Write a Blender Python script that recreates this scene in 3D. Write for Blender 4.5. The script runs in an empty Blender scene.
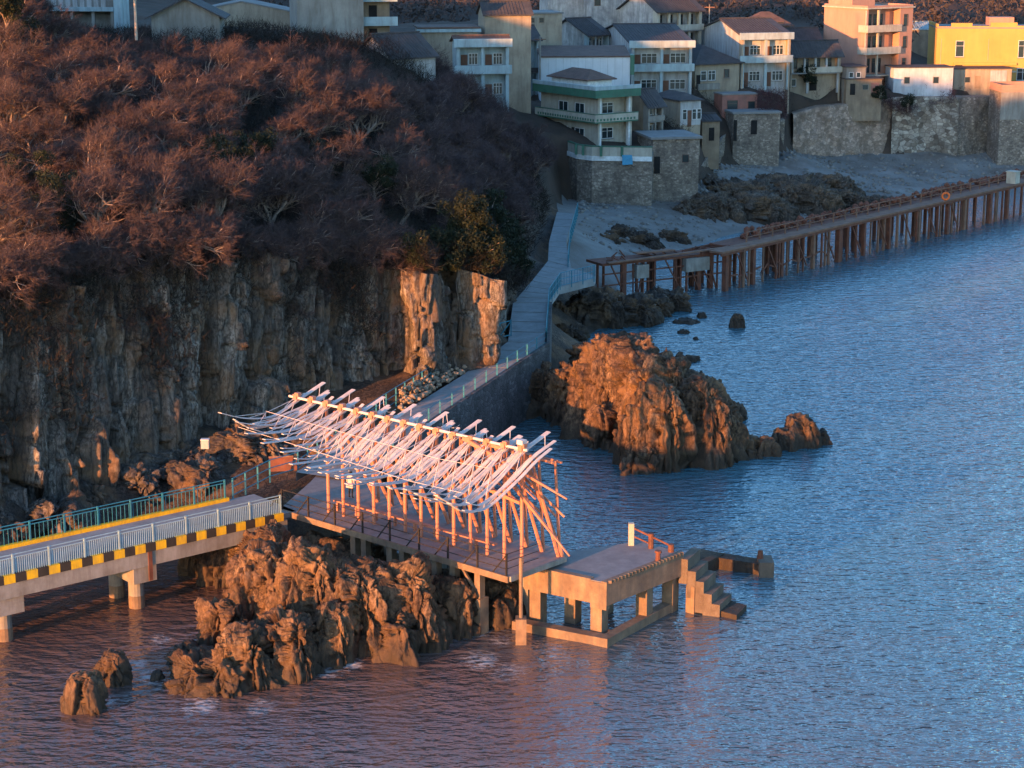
import bpy, bmesh, math, random
import numpy as np
from mathutils import Vector, Matrix
R = math.radians
random.seed(7)
scene = bpy.context.scene
col = scene.collection

# ------------------------------------------------------------------ camera, sky, sun, exposure
CAM_H, PITCH, LENS = 40.0, R(13.5), 70.0
cd = bpy.data.cameras.new("camera"); cam = bpy.data.objects.new("camera", cd); col.objects.link(cam)
cam.location = (0, 0, CAM_H); cam.rotation_euler = (R(90) - PITCH, 0, 0)
cd.lens = LENS; cd.sensor_width = 36; cd.clip_start = 0.5; cd.clip_end = 4000
scene.camera = cam
SUN_AZ = (-0.625, -0.78)            # horizontal direction towards the sun
SUN_EL = R(5.4)
w = bpy.data.worlds.new("World"); scene.world = w; w.use_nodes = True
nt = w.node_tree; bg = nt.nodes["Background"]
sky = nt.nodes.new("ShaderNodeTexSky"); sky.sky_type = 'NISHITA'; sky.sun_disc = False
sky.sun_elevation = SUN_EL; sky.sun_rotation = math.atan2(SUN_AZ[0], SUN_AZ[1])
sky.air_density = 1.0; sky.dust_density = 0.5; sky.ozone_density = 3.0
tint = nt.nodes.new("ShaderNodeMix"); tint.data_type = 'RGBA'; tint.blend_type = 'MULTIPLY'; tint.inputs[0].default_value = 1; tint.inputs[7].default_value = (.92, .99, 1.03, 1)
nt.links.new(sky.outputs[0], tint.inputs[6]); nt.links.new(tint.outputs[2], bg.inputs[0]); bg.inputs[1].default_value = 0.15
sd = bpy.data.lights.new("sun", 'SUN'); sun = bpy.data.objects.new("sun", sd); col.objects.link(sun)
sd.energy = 2.5; sd.angle = R(0.6); sd.color = (1.0, 0.41, 0.12)
sv = Vector((SUN_AZ[0], SUN_AZ[1], 0)).normalized() * math.cos(SUN_EL) + Vector((0, 0, math.sin(SUN_EL)))
sun.rotation_euler = sv.to_track_quat('Z', 'Y').to_euler(); sun.location = sv * 200
scene.view_settings.view_transform = 'Standard'; scene.view_settings.look = 'None'
scene.view_settings.gamma = 1.0; scene.view_settings.exposure = 2.52
scene.view_settings.use_curve_mapping = False
scene.cycles.max_bounces = 5; scene.cycles.diffuse_bounces = 2; scene.cycles.glossy_bounces = 2
scene.cycles.transparent_max_bounces = 4

# ------------------------------------------------------------------ surveying helpers: pixel of the photo -> place in the world
FPX = LENS / 36 * 1024
def ray(u, v):
    xc = (u - 512) / FPX; yc = (384 - v) / FPX
    return (xc, math.cos(PITCH) + yc * math.sin(PITCH), -math.sin(PITCH) + yc * math.cos(PITCH))
def P(u, v, z):
    d = ray(u, v); t = (z - CAM_H) / d[2]
    return Vector((d[0] * t, d[1] * t, z))
def PY(u, v, y):
    d = ray(u, v); t = y / d[1]
    return Vector((d[0] * t, y, CAM_H + d[2] * t))
def pxm(p):
    return FPX / (p[1] * math.cos(PITCH) - (p[2] - CAM_H) * math.sin(PITCH))

# ------------------------------------------------------------------ numpy noise
def _h(ix, iy, iz, k=0):
    n = (ix.astype(np.int64) * 374761393 + iy.astype(np.int64) * 668265263 + iz.astype(np.int64) * 2147483647 + k * 1274126177) & 0xffffffff
    n = ((n ^ (n >> 13)) * 1274126177) & 0xffffffff
    n = ((n ^ (n >> 16)) * 2246822519) & 0xffffffff
    n = n ^ (n >> 15)
    return (n & 0xffffff) / float(0xffffff)
def vnoise(p):
    i = np.floor(p); f = p - i; f = f * f * (3 - 2 * f); i = i.astype(np.int64)
    r = 0
    for dx in (0, 1):
        for dy in (0, 1):
            for dz in (0, 1):
                wgt = (f[:, 0] if dx else 1 - f[:, 0]) * (f[:, 1] if dy else 1 - f[:, 1]) * (f[:, 2] if dz else 1 - f[:, 2])
                r = r + wgt * _h(i[:, 0] + dx, i[:, 1] + dy, i[:, 2] + dz)
    return r
def fbm(p, o=4):
    s = 0; a = .5; t = 0
    for k in range(o):
        s = s + a * vnoise(p * (2 ** k) + 17.3 * k); t += a; a *= .5
    return s / t
def worley(p):
    i = np.floor(p).astype(np.int64); n = len(p); vec = np.zeros((n, 3))
    f1 = np.full(n, 9.); f2 = np.full(n, 9.); cid = np.zeros(n)
    for dx in (-1, 0, 1):
        for dy in (-1, 0, 1):
            for dz in (-1, 0, 1):
                cx, cy, cz = i[:, 0] + dx, i[:, 1] + dy, i[:, 2] + dz
                q = np.stack([cx + _h(cx, cy, cz, 1), cy + _h(cx, cy, cz, 2), cz + _h(cx, cy, cz, 3)], 1)
                e = np.abs(q - p); d = .72 * e.max(1) + .28 * np.sqrt((e ** 2).sum(1))
                c = _h(cx, cy, cz, 4)
                closer = d < f1
                f2 = np.where(closer, f1, np.minimum(f2, d))
                cid = np.where(closer, c, cid); vec = np.where(closer[:, None], p - q, vec); f1 = np.where(closer, d, f1)
    # each cell is a flat facet with its own tilt
    tx = (cid * 91.7) % 1 - .5; ty = (cid * 57.3) % 1 - .5; tz = (cid * 33.1) % 1 - .5
    return f1, f2, cid + (vec[:, 0] * tx + vec[:, 1] * ty + vec[:, 2] * tz) * TILT
TILT = 2.0
def sstep(a, b, x):
    t = np.clip((x - a) / (b - a), 0, 1); return t * t * (3 - 2 * t)

# ------------------------------------------------------------------ object helpers
def tag(o, label=None, cat=None, group=None, kind=None):
    if label: o["label"] = label
    if cat: o["category"] = cat
    if group: o["group"] = group
    if kind: o["kind"] = kind
    return o
def thing(name, label, cat, loc=(0, 0, 0), rotz=0, group=None):
    o = bpy.data.objects.new(name, None); col.objects.link(o)
    o.location = loc; o.rotation_euler = (0, 0, rotz); o.empty_display_size = .3
    return tag(o, label, cat, group)
def link(name, me, mats, parent=None, smooth=False):
    for m in (mats if isinstance(mats, (list, tuple)) else [mats]):
        me.materials.append(m)
    o = bpy.data.objects.new(name, me); col.objects.link(o)
    if parent: o.parent = parent
    if smooth: me.polygons.foreach_set("use_smooth", [True] * len(me.polygons))
    return o
class MB:
    def __init__(s): s.v = []; s.f = []; s.mi = []
    def add(s, vs, fs, mi=0):
        b = len(s.v); s.v += [tuple(q) for q in vs]
        for f in fs: s.f.append([i + b for i in f]); s.mi.append(mi)
        return s
    def box(s, x0, x1, y0, y1, z0, z1, mi=0, M=None):
        vs = [(x, y, z) for z in (z0, z1) for y in (y0, y1) for x in (x0, x1)]
        if M is not None: vs = [M @ Vector(q) for q in vs]
        return s.add(vs, [(0, 2, 3, 1), (4, 5, 7, 6), (0, 1, 5, 4), (2, 6, 7, 3), (0, 4, 6, 2), (1, 3, 7, 5)], mi)
    def tube(s, p, q, r0, r1=None, n=6, mi=0, cap=True):
        p = Vector(p); q = Vector(q); r1 = r0 if r1 is None else r1
        d = q - p
        if d.length < 1e-6: return s
        d.normalize(); a = d.orthogonal().normalized(); b = d.cross(a)
        vs = []
        for (c, r) in ((p, r0), (q, r1)):
            for k in range(n):
                t = 2 * math.pi * k / n; vs.append(c + (a * math.cos(t) + b * math.sin(t)) * r)
        fs = [(k, (k + 1) % n, n + (k + 1) % n, n + k) for k in range(n)]
        if cap: fs += [tuple(range(n))[::-1], tuple(range(n, 2 * n))]
        return s.add(vs, fs, mi)
    def path(s, pts, r, n=5, mi=0):
        for i in range(len(pts) - 1): s.tube(pts[i], pts[i + 1], r, r, n, mi)
        return s
    def beam(s, p, q, wd, ht, mi=0, wd1=None, ht1=None):
        # rectangular beam from p to q
        p = Vector(p); q = Vector(q); d = (q - p).normalized()
        side = d.cross(Vector((0, 0, 1)))
        side = Vector((1, 0, 0)) if side.length < 1e-4 else side.normalized()
        up = side.cross(d); vs = []
        for c, ww, hh in ((p, wd, ht), (q, wd1 or wd, ht1 or ht)):
            for sx, sy in ((-1, -1), (1, -1), (1, 1), (-1, 1)): vs.append(c + side * sx * ww / 2 + up * sy * hh / 2)
        return s.add(vs, [(0, 1, 2, 3), (7, 6, 5, 4), (0, 4, 5, 1), (1, 5, 6, 2), (2, 6, 7, 3), (3, 7, 4, 0)], mi)
    def prism(s, poly, z0, z1, mi=0):
        n = len(poly)
        ar = sum(poly[i][0] * poly[(i + 1) % n][1] - poly[(i + 1) % n][0] * poly[i][1] for i in range(n))
        if ar < 0: poly = poly[::-1]
        zz = lambda z, i: z[i] if isinstance(z, (list, tuple)) else z
        vs = [(p[0], p[1], zz(z0, i)) for i, p in enumerate(poly)] + [(p[0], p[1], zz(z1, i)) for i, p in enumerate(poly)]
        fs = [tuple(range(n))[::-1], tuple(range(n, 2 * n))] + [(i, (i + 1) % n, n + (i + 1) % n, n + i) for i in range(n)]
        return s.add(vs, fs, mi)
    def build(s, name, mats, parent=None, world=False, smooth=False):
        vs = s.v
        if world and parent is not None:
            L = Matrix.Translation(parent.location) @ parent.rotation_euler.to_matrix().to_4x4()
            Li = L.inverted(); vs = [Li @ Vector(q) for q in vs]
        me = bpy.data.meshes.new(name); me.from_pydata([tuple(q) for q in vs], [], s.f)
        if any(s.mi): me.polygons.foreach_set("material_index", s.mi)
        me.update()
        return link(name, me, mats, parent, smooth)
def npmesh(name, v, faces):
    me = bpy.data.meshes.new(name)
    v = np.asarray(v, dtype=np.float32); faces = np.asarray(faces, dtype=np.int32)
    k = faces.shape[1]
    me.vertices.add(len(v)); me.vertices.foreach_set("co", v.ravel())
    me.loops.add(faces.size); me.loops.foreach_set("vertex_index", faces.ravel())
    me.polygons.add(len(faces)); me.polygons.foreach_set("loop_start", np.arange(0, faces.size, k, dtype=np.int32))
    me.polygons.foreach_set("loop_total", np.full(len(faces), k, dtype=np.int32))
    me.update(calc_edges=True); me.validate()
    return me
def gridfaces(nx, ny):
    i = np.arange(nx * ny).reshape(ny, nx)
    return np.stack([i[:-1, :-1].ravel(), i[:-1, 1:].ravel(), i[1:, 1:].ravel(), i[1:, :-1].ravel()], 1)

# ------------------------------------------------------------------ materials
class NT:
    def __init__(s, name):
        m = bpy.data.materials.new(name); m.use_nodes = True; s.m = m; s.t = m.node_tree
        s.b = s.t.nodes["Principled BSDF"]
    def n(s, typ, **kw):
        nd = s.t.nodes.new(typ)
        for k, v in kw.items():
            if hasattr(nd, k): setattr(nd, k, v)
        return nd
    def l(s, a, b): s.t.links.new(a, b)
    def pos(s, sc=(1, 1, 1), local=False):
        g = s.n("ShaderNodeTexCoord").outputs["Object"] if local else s.n("ShaderNodeNewGeometry").outputs["Position"]
        mp = s.n("ShaderNodeMapping"); mp.inputs["Scale"].default_value = sc; s.l(g, mp.inputs[0]); return mp.outputs[0]
    def noise(s, vec, scale, detail=5, rough=.6):
        nd = s.n("ShaderNodeTexNoise"); nd.inputs["Scale"].default_value = scale; nd.inputs["Detail"].default_value = detail
        nd.inputs["Roughness"].default_value = rough; s.l(vec, nd.inputs["Vector"]); return nd.outputs[0]
    def ramp(s, fac, stops):
        r = s.n("ShaderNodeValToRGB"); e = r.color_ramp.elements
        while len(e) < len(stops): e.new(.5)
        for k, (p, c) in enumerate(stops): e[k].position = p; e[k].color = (*c, 1) if len(c) == 3 else c
        s.l(fac, r.inputs[0]); return r.outputs[0]
    def mix(s, fac, a, b, blend='MIX'):
        m = s.n("ShaderNodeMix", data_type='RGBA', blend_type=blend)
        for v, k in ((fac, 0), (a, 6), (b, 7)):
            if hasattr(v, "is_output"): s.l(v, m.inputs[k])
            elif isinstance(v, (int, float)): m.inputs[k].default_value = v
            else: m.inputs[k].default_value = (*v, 1)
        return m.outputs[2]
    def math(s, op, a, b=None):
        m = s.n("ShaderNodeMath", operation=op)
        for v, k in ((a, 0), (b, 1)):
            if v is None: continue
            if hasattr(v, "is_output"): s.l(v, m.inputs[k])
            else: m.inputs[k].default_value = v
        return m.outputs[0]
    def bump(s, h, strength=.5, dist=.1):
        b = s.n("ShaderNodeBump"); b.inputs["Strength"].default_value = strength; b.inputs["Distance"].default_value = dist
        s.l(h, b.inputs["Height"]); s.l(b.outputs[0], s.b.inputs["Normal"])
def wmat(name, c1, c2=None, scale=1.2, rough=.8, streak=.35, bump=.3, bd=.02, metal=0, grime=(.12, .09, .07), local=False):
    q = NT(name); c2 = c2 or tuple(x * .7 for x in c1)
    v = q.pos(local=local)
    f = q.ramp(q.noise(v, scale, 6, .65), [(.35, (0, 0, 0)), (.65, (1, 1, 1))])
    c = q.mix(f, c1, c2)
    if streak > 0:
        st = q.noise(q.pos((1.6, 1.6, .22), local), max(scale * 1.6, .9), 6, .72)
        stf = q.ramp(st, [(.42, (0, 0, 0)), (.72, (min(1, streak * 1.35),) * 3)])
        c = q.mix(stf, c, grime)
    q.l(c, q.b.inputs["Base Color"]); q.b.inputs["Roughness"].default_value = rough; q.b.inputs["Metallic"].default_value = metal
    q.b.inputs["Specular IOR Level"].default_value = .25
    if bump > 0: q.bump(q.noise(v, scale * 9, 6, .7), bump, bd)
    return q.m
def rockmat(name, ca, cb, cc, crack=.6, zs=.28, wet=True, sc=.55, wetz=1.0):
    q = NT(name)
    v = q.pos((1, 1, zs)); v1 = q.pos()
    big = q.noise(v, sc, 6, .6)
    c = q.ramp(big, [(.34, ca), (.5, cb), (.66, cc)])
    fine = q.noise(v, sc * 6, 8, .75)
    c = q.mix(q.ramp(fine, [(.38, (.9,) * 3), (.6, (0, 0, 0))]), c, tuple(x * .38 for x in cb))
    spk = q.noise(q.pos((1, 1, .55)), 5.0, 4, .72)
    c = q.mix(q.ramp(spk, [(.40, (.88,) * 3), (.56, (0, 0, 0))]), c, tuple(x * .22 for x in cb))
    pat = q.noise(v1, .35, 4, .6)
    c = q.mix(q.ramp(pat, [(.48, (0, 0, 0)), (.66, (.55,) * 3)]), c, (.22, .115, .055))
    vo = q.n("ShaderNodeTexVoronoi", feature='DISTANCE_TO_EDGE'); vo.inputs["Scale"].default_value = sc * 2.0
    wv = q.n("ShaderNodeVectorMath", operation='ADD'); q.l(v, wv.inputs[0])
    nz = q.n("ShaderNodeTexNoise"); nz.inputs["Scale"].default_value = 1.3; q.l(v1, nz.inputs["Vector"])
    sc2 = q.n("ShaderNodeVectorMath", operation='SCALE'); q.l(nz.outputs["Color"], sc2.inputs[0]); sc2.inputs["Scale"].default_value = .35
    q.l(sc2.outputs[0], wv.inputs[1]); q.l(wv.outputs[0], vo.inputs["Vector"])
    ck = q.ramp(vo.outputs["Distance"], [(0, (crack,) * 3), (.06, (0, 0, 0))])
    c = q.mix(ck, c, (.035, .026, .02))
    if wet:
        g = q.n("ShaderNodeNewGeometry"); sep = q.n("ShaderNodeSeparateXYZ"); q.l(g.outputs["Position"], sep.inputs[0])
        zz = q.math('SUBTRACT', sep.outputs[2], q.math('MULTIPLY', q.noise(v1, 1.2, 4), 1.2))
        wf = q.ramp(q.math('DIVIDE', q.math('ADD', zz, 1.0), wetz + 1.0), [(.3, (.75,) * 3), (.85, (0, 0, 0))])
        c = q.mix(wf, c, (.045, .033, .026))
    q.l(c, q.b.inputs["Base Color"]); q.b.inputs["Roughness"].default_value = .85; q.b.inputs["Specular IOR Level"].default_value = .2
    hgt = q.math('ADD', q.math('MULTIPLY', fine, .8), q.math('MULTIPLY', q.math('MINIMUM', vo.outputs["Distance"], .12), 3.0))
    q.bump(q.math('ADD', q.math('MULTIPLY', q.noise(q.pos((1, 1, max(zs, .3))), 8, 8, .78), .7), q.math('MULTIPLY', q.math('MINIMUM', vo.outputs['Distance'], .05), 8.0)), .9, .07)
    return q.m
def stonemat(name, c1, c2, mortar, sc=2.7):
    q = NT(name); v = q.pos((1, 1, 1.5)); vo = q.n("ShaderNodeTexVoronoi"); vo.inputs["Scale"].default_value = sc; q.l(v, vo.inputs["Vector"])
    ve = q.n("ShaderNodeTexVoronoi", feature='DISTANCE_TO_EDGE'); ve.inputs["Scale"].default_value = sc; q.l(v, ve.inputs["Vector"])
    sp = q.n("ShaderNodeSeparateColor"); q.l(vo.outputs["Color"], sp.inputs[0])
    c = q.mix(sp.outputs[0], c1, c2); c = q.mix(q.ramp(sp.outputs[1], [(.7, (0, 0, 0)), (.9, (.8,) * 3)]), c, tuple(min(1, x * 1.35) for x in c1))
    c = q.mix(q.ramp(ve.outputs["Distance"], [(.02, (.55,) * 3), (.09, (0, 0, 0))]), c, mortar)
    big = q.ramp(q.noise(q.pos((.5, .5, .3)), 1.0, 5, .7), [(.42, (0, 0, 0)), (.66, (.75,) * 3)]); c = q.mix(big, c, tuple(x * .55 for x in c2))
    q.l(c, q.b.inputs["Base Color"]); q.b.inputs["Roughness"].default_value = .92; q.b.inputs["Specular IOR Level"].default_value = .2
    q.bump(q.math('MINIMUM', ve.outputs["Distance"], .14), 1.0, .25); return q.m
M = {}
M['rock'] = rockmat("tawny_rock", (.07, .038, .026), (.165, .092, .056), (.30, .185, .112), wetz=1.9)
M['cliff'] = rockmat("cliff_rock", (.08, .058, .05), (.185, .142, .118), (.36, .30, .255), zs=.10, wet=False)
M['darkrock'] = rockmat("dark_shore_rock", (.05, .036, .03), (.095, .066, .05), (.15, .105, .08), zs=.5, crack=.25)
M['cliff_low'] = rockmat('cliff_foot_rock', (.06, .045, .04), (.13, .10, .085), (.24, .20, .175), zs=.5, wet=False)
M['concrete'] = wmat("weathered_concrete", (.30, .275, .25), (.20, .175, .15), .8, .85, .45, .4, .03)
M['tanconc'] = wmat("stained_concrete", (.29, .185, .115), (.15, .092, .06), .9, .85, .7, .6, .05)
M['deck'] = wmat("deck_paving", (.24, .21, .20), (.18, .155, .15), 1.5, .8, .2, .3, .02)
M['path'] = wmat("path_concrete", (.27, .27, .27), (.20, .20, .20), .8, .85, .25, .4, .03)
M['wall_grey'] = wmat("render_grey", (0.288, 0.264, 0.232), (0.200, 0.180, 0.160), .35, .9, .5, .2, .02)
M['wall_beige'] = wmat("render_beige", (0.368, 0.296, 0.216), (0.272, 0.208, 0.152), .4, .9, .45, .2, .02)
M['wall_stone'] = stonemat('rubble_stone', (.33, .26, .205), (.17, .13, .105), (.10, .08, .065))
M['wall_brown'] = wmat("earthen_render", (0.289, 0.212, 0.145), (0.196, 0.136, 0.093), .5, .9, .5, .3, .03)
M['wall_white'] = wmat("white_render", (0.442, 0.442, 0.442), (0.323, 0.319, 0.315), .4, .85, .5, .15, .02)
M['wall_whitest'] = wmat("white_cladding", (0.594, 0.594, 0.603), (0.522, 0.522, 0.531), .4, .7, .1, .05, .02)
M['wall_stainwhite'] = wmat("stained_white_render", (0.510, 0.459, 0.416), (0.238, 0.212, 0.204), .55, .9, .55, .2, .02, grime=(.12, .11, .11))
M['wall_pink'] = wmat("terracotta_render", (0.425, 0.230, 0.170), (0.374, 0.200, 0.145), .3, .85, .2, .12, .02)
M['wall_red'] = wmat("red_brick_render", (0.340, 0.145, 0.111), (0.230, 0.102, 0.085), .8, .9, .4, .3, .03)
M['wall_yellow'] = wmat("yellow_paint", (.52, .30, .085), (.46, .26, .07), .3, .75, .12, .08, .02)
M['tile_blue'] = wmat("pale_blue_tile", (0.340, 0.416, 0.433), (0.264, 0.332, 0.348), .6, .6, .4, .1, .02)
M['tile_green'] = wmat("green_glazed_tile", (0.053, 0.150, 0.098), (0.038, 0.112, 0.075), 1.0, .5, .2, .2, .03)
M['trim_cream'] = wmat("cream_trim", (0.464, 0.416, 0.336), (0.368, 0.320, 0.256), .8, .8, .3, .2, .02)
M['roof_dark'] = wmat("dark_roof_tiles", (.075, .065, .065), (.045, .04, .042), 1.0, .85, .2, .6, .06)
M['roof_brown'] = wmat("brown_roof_tiles", (.15, .085, .065), (.09, .055, .045), .9, .85, .3, .6, .06)
M['roof_conc'] = wmat("flat_concrete_roof", (0.225, 0.217, 0.210), (0.165, 0.158, 0.150), .6, .9, .2, .3, .03)
M['void'] = wmat("dark_opening", (.02, .018, .018), (.012, .011, .011), 1, .9, 0, 0)
M['door_wood'] = wmat("brown_door_wood", (.16, .07, .045), (.11, .05, .03), 2, .7, .2, .1)
M['frame_white'] = wmat("white_frame", (.62, .62, .62), None, 1, .6, 0, 0)
M['teal'] = wmat("teal_painted_steel", (.035, .20, .27), (.03, .16, .215), 1.5, .5, .15, 0)
M['paleblue'] = wmat("pale_blue_steel", (.30, .42, .46), (.25, .35, .39), 1.5, .5, .2, 0)
M['yellow'] = wmat("yellow_kerb_paint", (.78, .46, .015), (.66, .37, .015), 1.6, .7, .35, .1)
M['black'] = wmat("black_kerb_paint", (.045, .035, .03), (.03, .025, .02), 1.5, .8, .1, .1)
M['darksteel'] = wmat("dark_steel", (.022, .016, .014), (.015, .011, .010), 2, .6, .2, 0)
M['rust'] = wmat("rusty_steel", (.20, .066, .036), (.105, .036, .024), 1.4, .85, .35, .3, .02)
M['rustwood'] = wmat("rust_stained_timber", (.25, .125, .08), (.15, .075, .05), 1.2, .85, .3, .3, .02)
M['peach'] = wmat("salmon_painted_timber", (.50, .20, .125), (.42, .155, .095), 1.2, .6, .2, .1)
M['canopy'] = wmat("whitewashed_slats", (.66, .54, .50), (.50, .40, .37), 1.3, .55, .15, .1)
M['shade_slat'] = wmat("shade_tinted_slats", (.48, .50, .53), (.38, .40, .43), 1.3, .55, .15, .1)  # canopy slats again, with bluish shade put into the colour
M['bark'] = wmat("bare_bark", (.33, .23, .18), (.20, .14, .11), 3, .9, 0, 0, local=True)
M['twig'] = wmat("reddish_twigs", (.105, .062, .054), (.056, .040, .041), .7, .95, 0, 0)
M['twig2'] = wmat("purple_grey_twigs", (.105, .068, .066), (.065, .043, .045), .7, .95, 0, 0)
M['leaf'] = wmat("evergreen_leaf", (.020, .024, .010), (.010, .014, .007), .8, .8, 0, 0)
M['brush'] = wmat("dry_brush", (.034, .022, .020), (.015, .014, .010), .5, .95, 0, 0)  # very dark, so the shadow between the trees sits in the colour
M['wood'] = wmat("far_wood_twigs", (.085, .06, .055), (.045, .038, .035), .12, .95, 0, 0)
M['earth'] = wmat("brown_earth", (.075, .05, .038), (.045, .033, .025), .3, .95, 0, .5, .1)
M['pebble'] = wmat("grey_pebbles", (.235, .22, .205), (.14, .112, .095), .16, .95, 0, 1.0, .2)
M['rubble'] = wmat("rubble_stones", (.33, .24, .17), (.20, .145, .10), 2.0, .9, .1, .4, .03)
M['white_paint'] = wmat("white_paint", (.75, .75, .73), None, 2, .6, .1, 0)
M['blue_tarp'] = wmat("blue_tarpaulin", (.06, .28, .42), None, 2, .5, .1, 0)
M['orange'] = wmat("orange_plastic", (.85, .16, .03), None, 2, .5, 0, 0)
M['coat'] = wmat("pale_pink_coat", (.72, .48, .42), None, 4, .8, 0, 0)
M['trouser'] = wmat("dark_trousers", (.02, .018, .022), None, 4, .8, 0, 0)
M['skin'] = wmat("skin", (.55, .33, .25), None, 4, .6, 0, 0)
M['hair'] = wmat("black_hair", (.012, .010, .010), None, 4, .6, 0, 0)
q = NT("window_glass"); q.b.inputs["Base Color"].default_value = (.02, .03, .035, 1); q.b.inputs["Roughness"].default_value = .12; M['glass'] = q.m

# ------------------------------------------------------------------ the lie of the land
CLIFF = [  # pixel column, how far inland of the sun-parallel line the face stands, z of the toe, top v, how far the top stands back
    (-130, 3.4, 3.5, 300, 2.0), (0, 3.2, 3.5, 290, 2.0), (90, 3.0, 3.5, 272, 2.0), (170, 3.0, 4, 250, 1.8), (250, 3.2, 4, 255, 1.6),
    (330, 3.0, 4.5, 262, 1.4), (385, 2.2, 4.8, 262, 1.2), (400, 1.2, 5, 264, 1.0), (414, -.5, 5, 264, 1.0), (430, -1.2, 5, 266, .8), (434, .1, 5, 266, .8),
    (449, .1, 5, 266, .8), (455, -.8, 5, 266, .8), (490, -1.9, 5.2, 270, .7), (498, None, (330, 5.2), 272, .7), (509, None, (302, 5.5), 276, .7), (518, None, (284, 5.6), 275, .6)]
def on_line(u, inland, z):
    # where the sight line at column u meets the line c = x*sx - y*sy (parallel to the sun's bearing)
    sx, sy = .80, .60; c = -95.2 - inland; k = (u - 512) / FPX
    y = 130.0
    for _ in range(20):
        zc = y * math.cos(PITCH) - (z - CAM_H) * math.sin(PITCH); x = k * zc; y = (x * sx - c) / sy
    return Vector((x, y, z))
toes, tops = [], []
for u, inl, z, vt, back in CLIFF:
    t = P(u, *z) if inl is None else on_line(u, inl, z); toes.append(t); tops.append(PY(u, vt, t.y + back))
HOUSES = dict(  # key: corner pixel u, base v, distance y
    green=(598, 147, 258), stoneblock=(652, 195, 256), lower17=(648, 137, 265), grey18=(680, 127, 270), ruin19=(722, 117, 289), shack35=(702, 141, 275), annex36=(846, 95, 305.5), stone20=(733, 141, 285),
    white2=(541, 100, 277), blue5=(631, 97, 285), hip6=(695, 89, 293), gable3=(588, 54, 298), upper4=(657, 51, 308), white7=(741, 88, 297),
    far8=(752, 33, 318), dark9=(785, 52, 316), veranda10=(790, 92, 305), terra11=(865, 76, 312), shed13=(893, 93, 311), yellow14=(934, 96, 322),
    beige15=(953, 90, 315), right16=(998, 152, 306), left22=(28, 52, 238), block23=(365, 45, 248), gable24=(392, 60, 225), white25=(457, 103, 250),
    beige26=(485, 100, 266), beige27=(522, 62, 290), beige28=(592, 36, 315), gable29=(212, 34, 232), beige30=(190, 36, 262), low31=(420, 60, 262),
    annex12=(846, 82, 306), top32=(548, 20, 318), alley33=(521, 105, 282), far34=(905, 40, 345))
HB = {k: PY(*v) for k, v in HOUSES.items()}
edge = [P(522, 278, 5.6), P(533, 252, 5.6), P(546, 226, 5.4), P(552, 204, 5.0), P(566, 199, 3), P(610, 203, 3), P(654, 199, 3), P(700, 186, 3.4), P(722, 163, 4.6),
        P(785, 150, 5.0), P(800, 152, 3.6), P(870, 152, 3.0), P(930, 152, 2.8), P(1000, 150, 2.4), P(1110, 150, 2.4)]
inner = [t + Vector((-.35, 1.0, 0)) for t in tops]
UPOLY = [(p.x, p.y) for p in inner + edge] + [(170, 620), (-170, 620), (-170, 100)]
UP = [(p.x, p.y, p.z) for p in tops] + [(p.x, p.y, 6.2) for p in edge[:4]] + [
    (-75, 160, 32), (-72, 190, 40), (-95, 150, 34), (-95, 190, 42), (-75, 215, 38), (-58, 150, 23), (-45, 150, 22), (-33, 150, 20.5), (-40, 165, 23.5), (-20, 165, 21), (-9, 167, 16.5), (-45, 185, 23.5), (-25, 185, 22.5), (-10, 185, 18.5),  # leading points: unseen high ground added at left to shade the village
    (-3, 185, 14.5), (-40, 210, 21.5), (-20, 210, 20.5), (-7, 210, 16), (-1, 210, 12), (-35, 235, 22), (-15, 235, 19.5), (-5, 235, 15), (1, 235, 10),
    (-70, 240, 24), (-60, 300, 24), (-60, 400, 34), (-25, 345, 20), (20, 345, 17), (70, 345, 14), (110, 340, 13), (-30, 400, 30), (20, 400, 26), (80, 400, 24), (140, 400, 24),
    (-30, 450, 46), (30, 450, 42), (90, 450, 40), (150, 450, 40), (-60, 600, 90), (40, 600, 88), (150, 600, 85)]
UP += [(p.x, p.y, p.z) for k, p in HB.items() if k not in ('stoneblock', 'right16')]
UP += [(p.x, p.y + 6, p.z + .4) for k, p in HB.items() if k not in ('stoneblock', 'right16', 'green', 'annex36', 'stone20')]
UP += [(66, 315, 11.6), (80, 315, 11.6), (50, 313, 11.2), (47, 308, 11)]
LOW = [tuple(t) for t in toes] + [tuple(P(*q)) for q in [
    (430, 405, 4.0), (520, 350, 4.4), (530, 310, 4.7), (550, 268, 4.8), (562, 220, 4.7), (480, 375, 4.3), (330, 470, 3.4), (290, 480, 2.6), (150, 520, .8), (40, 540, .8),
    (560, 335, .6), (575, 305, 1.2), (600, 240, 2.0), (640, 218, 2.4), (590, 220, 3.0), (570, 240, 4), (700, 190, 3.0), (720, 166, 4.2), (780, 158, 4.0), (780, 180, 2.4), (850, 172, 1.5), (870, 156, 2.4), (930, 166, 1.2),
    (1010, 172, .6), (1080, 170, .6), (660, 262, -.5), (740, 238, -.4), (850, 206, -.1), (900, 192, .35), (1000, 176, .1), (640, 300, -1.5), (800, 262, -2), (620, 420, -2), (900, 235, -2),
    (1020, 210, -2), (560, 420, -1.5), (500, 430, -.5), (440, 440, 0), (700, 330, -2), (545, 430, -2), (520, 440, -2), (565, 400, -2), (590, 400, -2), (535, 400, -1.5)]] + [(p.x + 1.1, p.y - .9, -1.5) for p in [P(440, 416, 4), P(470, 396, 4), P(497, 378, 4.5), P(522, 361, 4.7), P(546, 345, 5)]] + [(-2, 122, -2), (0, 110, -2), (-12, 92, -3), (60, 150, -3), (100, 240, -3), (-40, 100, -3), (30, 90, -3), (-28, 112, -2.)]
LOW += [(p.x, p.y - 1.5, p.z) for p in edge[4:]]
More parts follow.
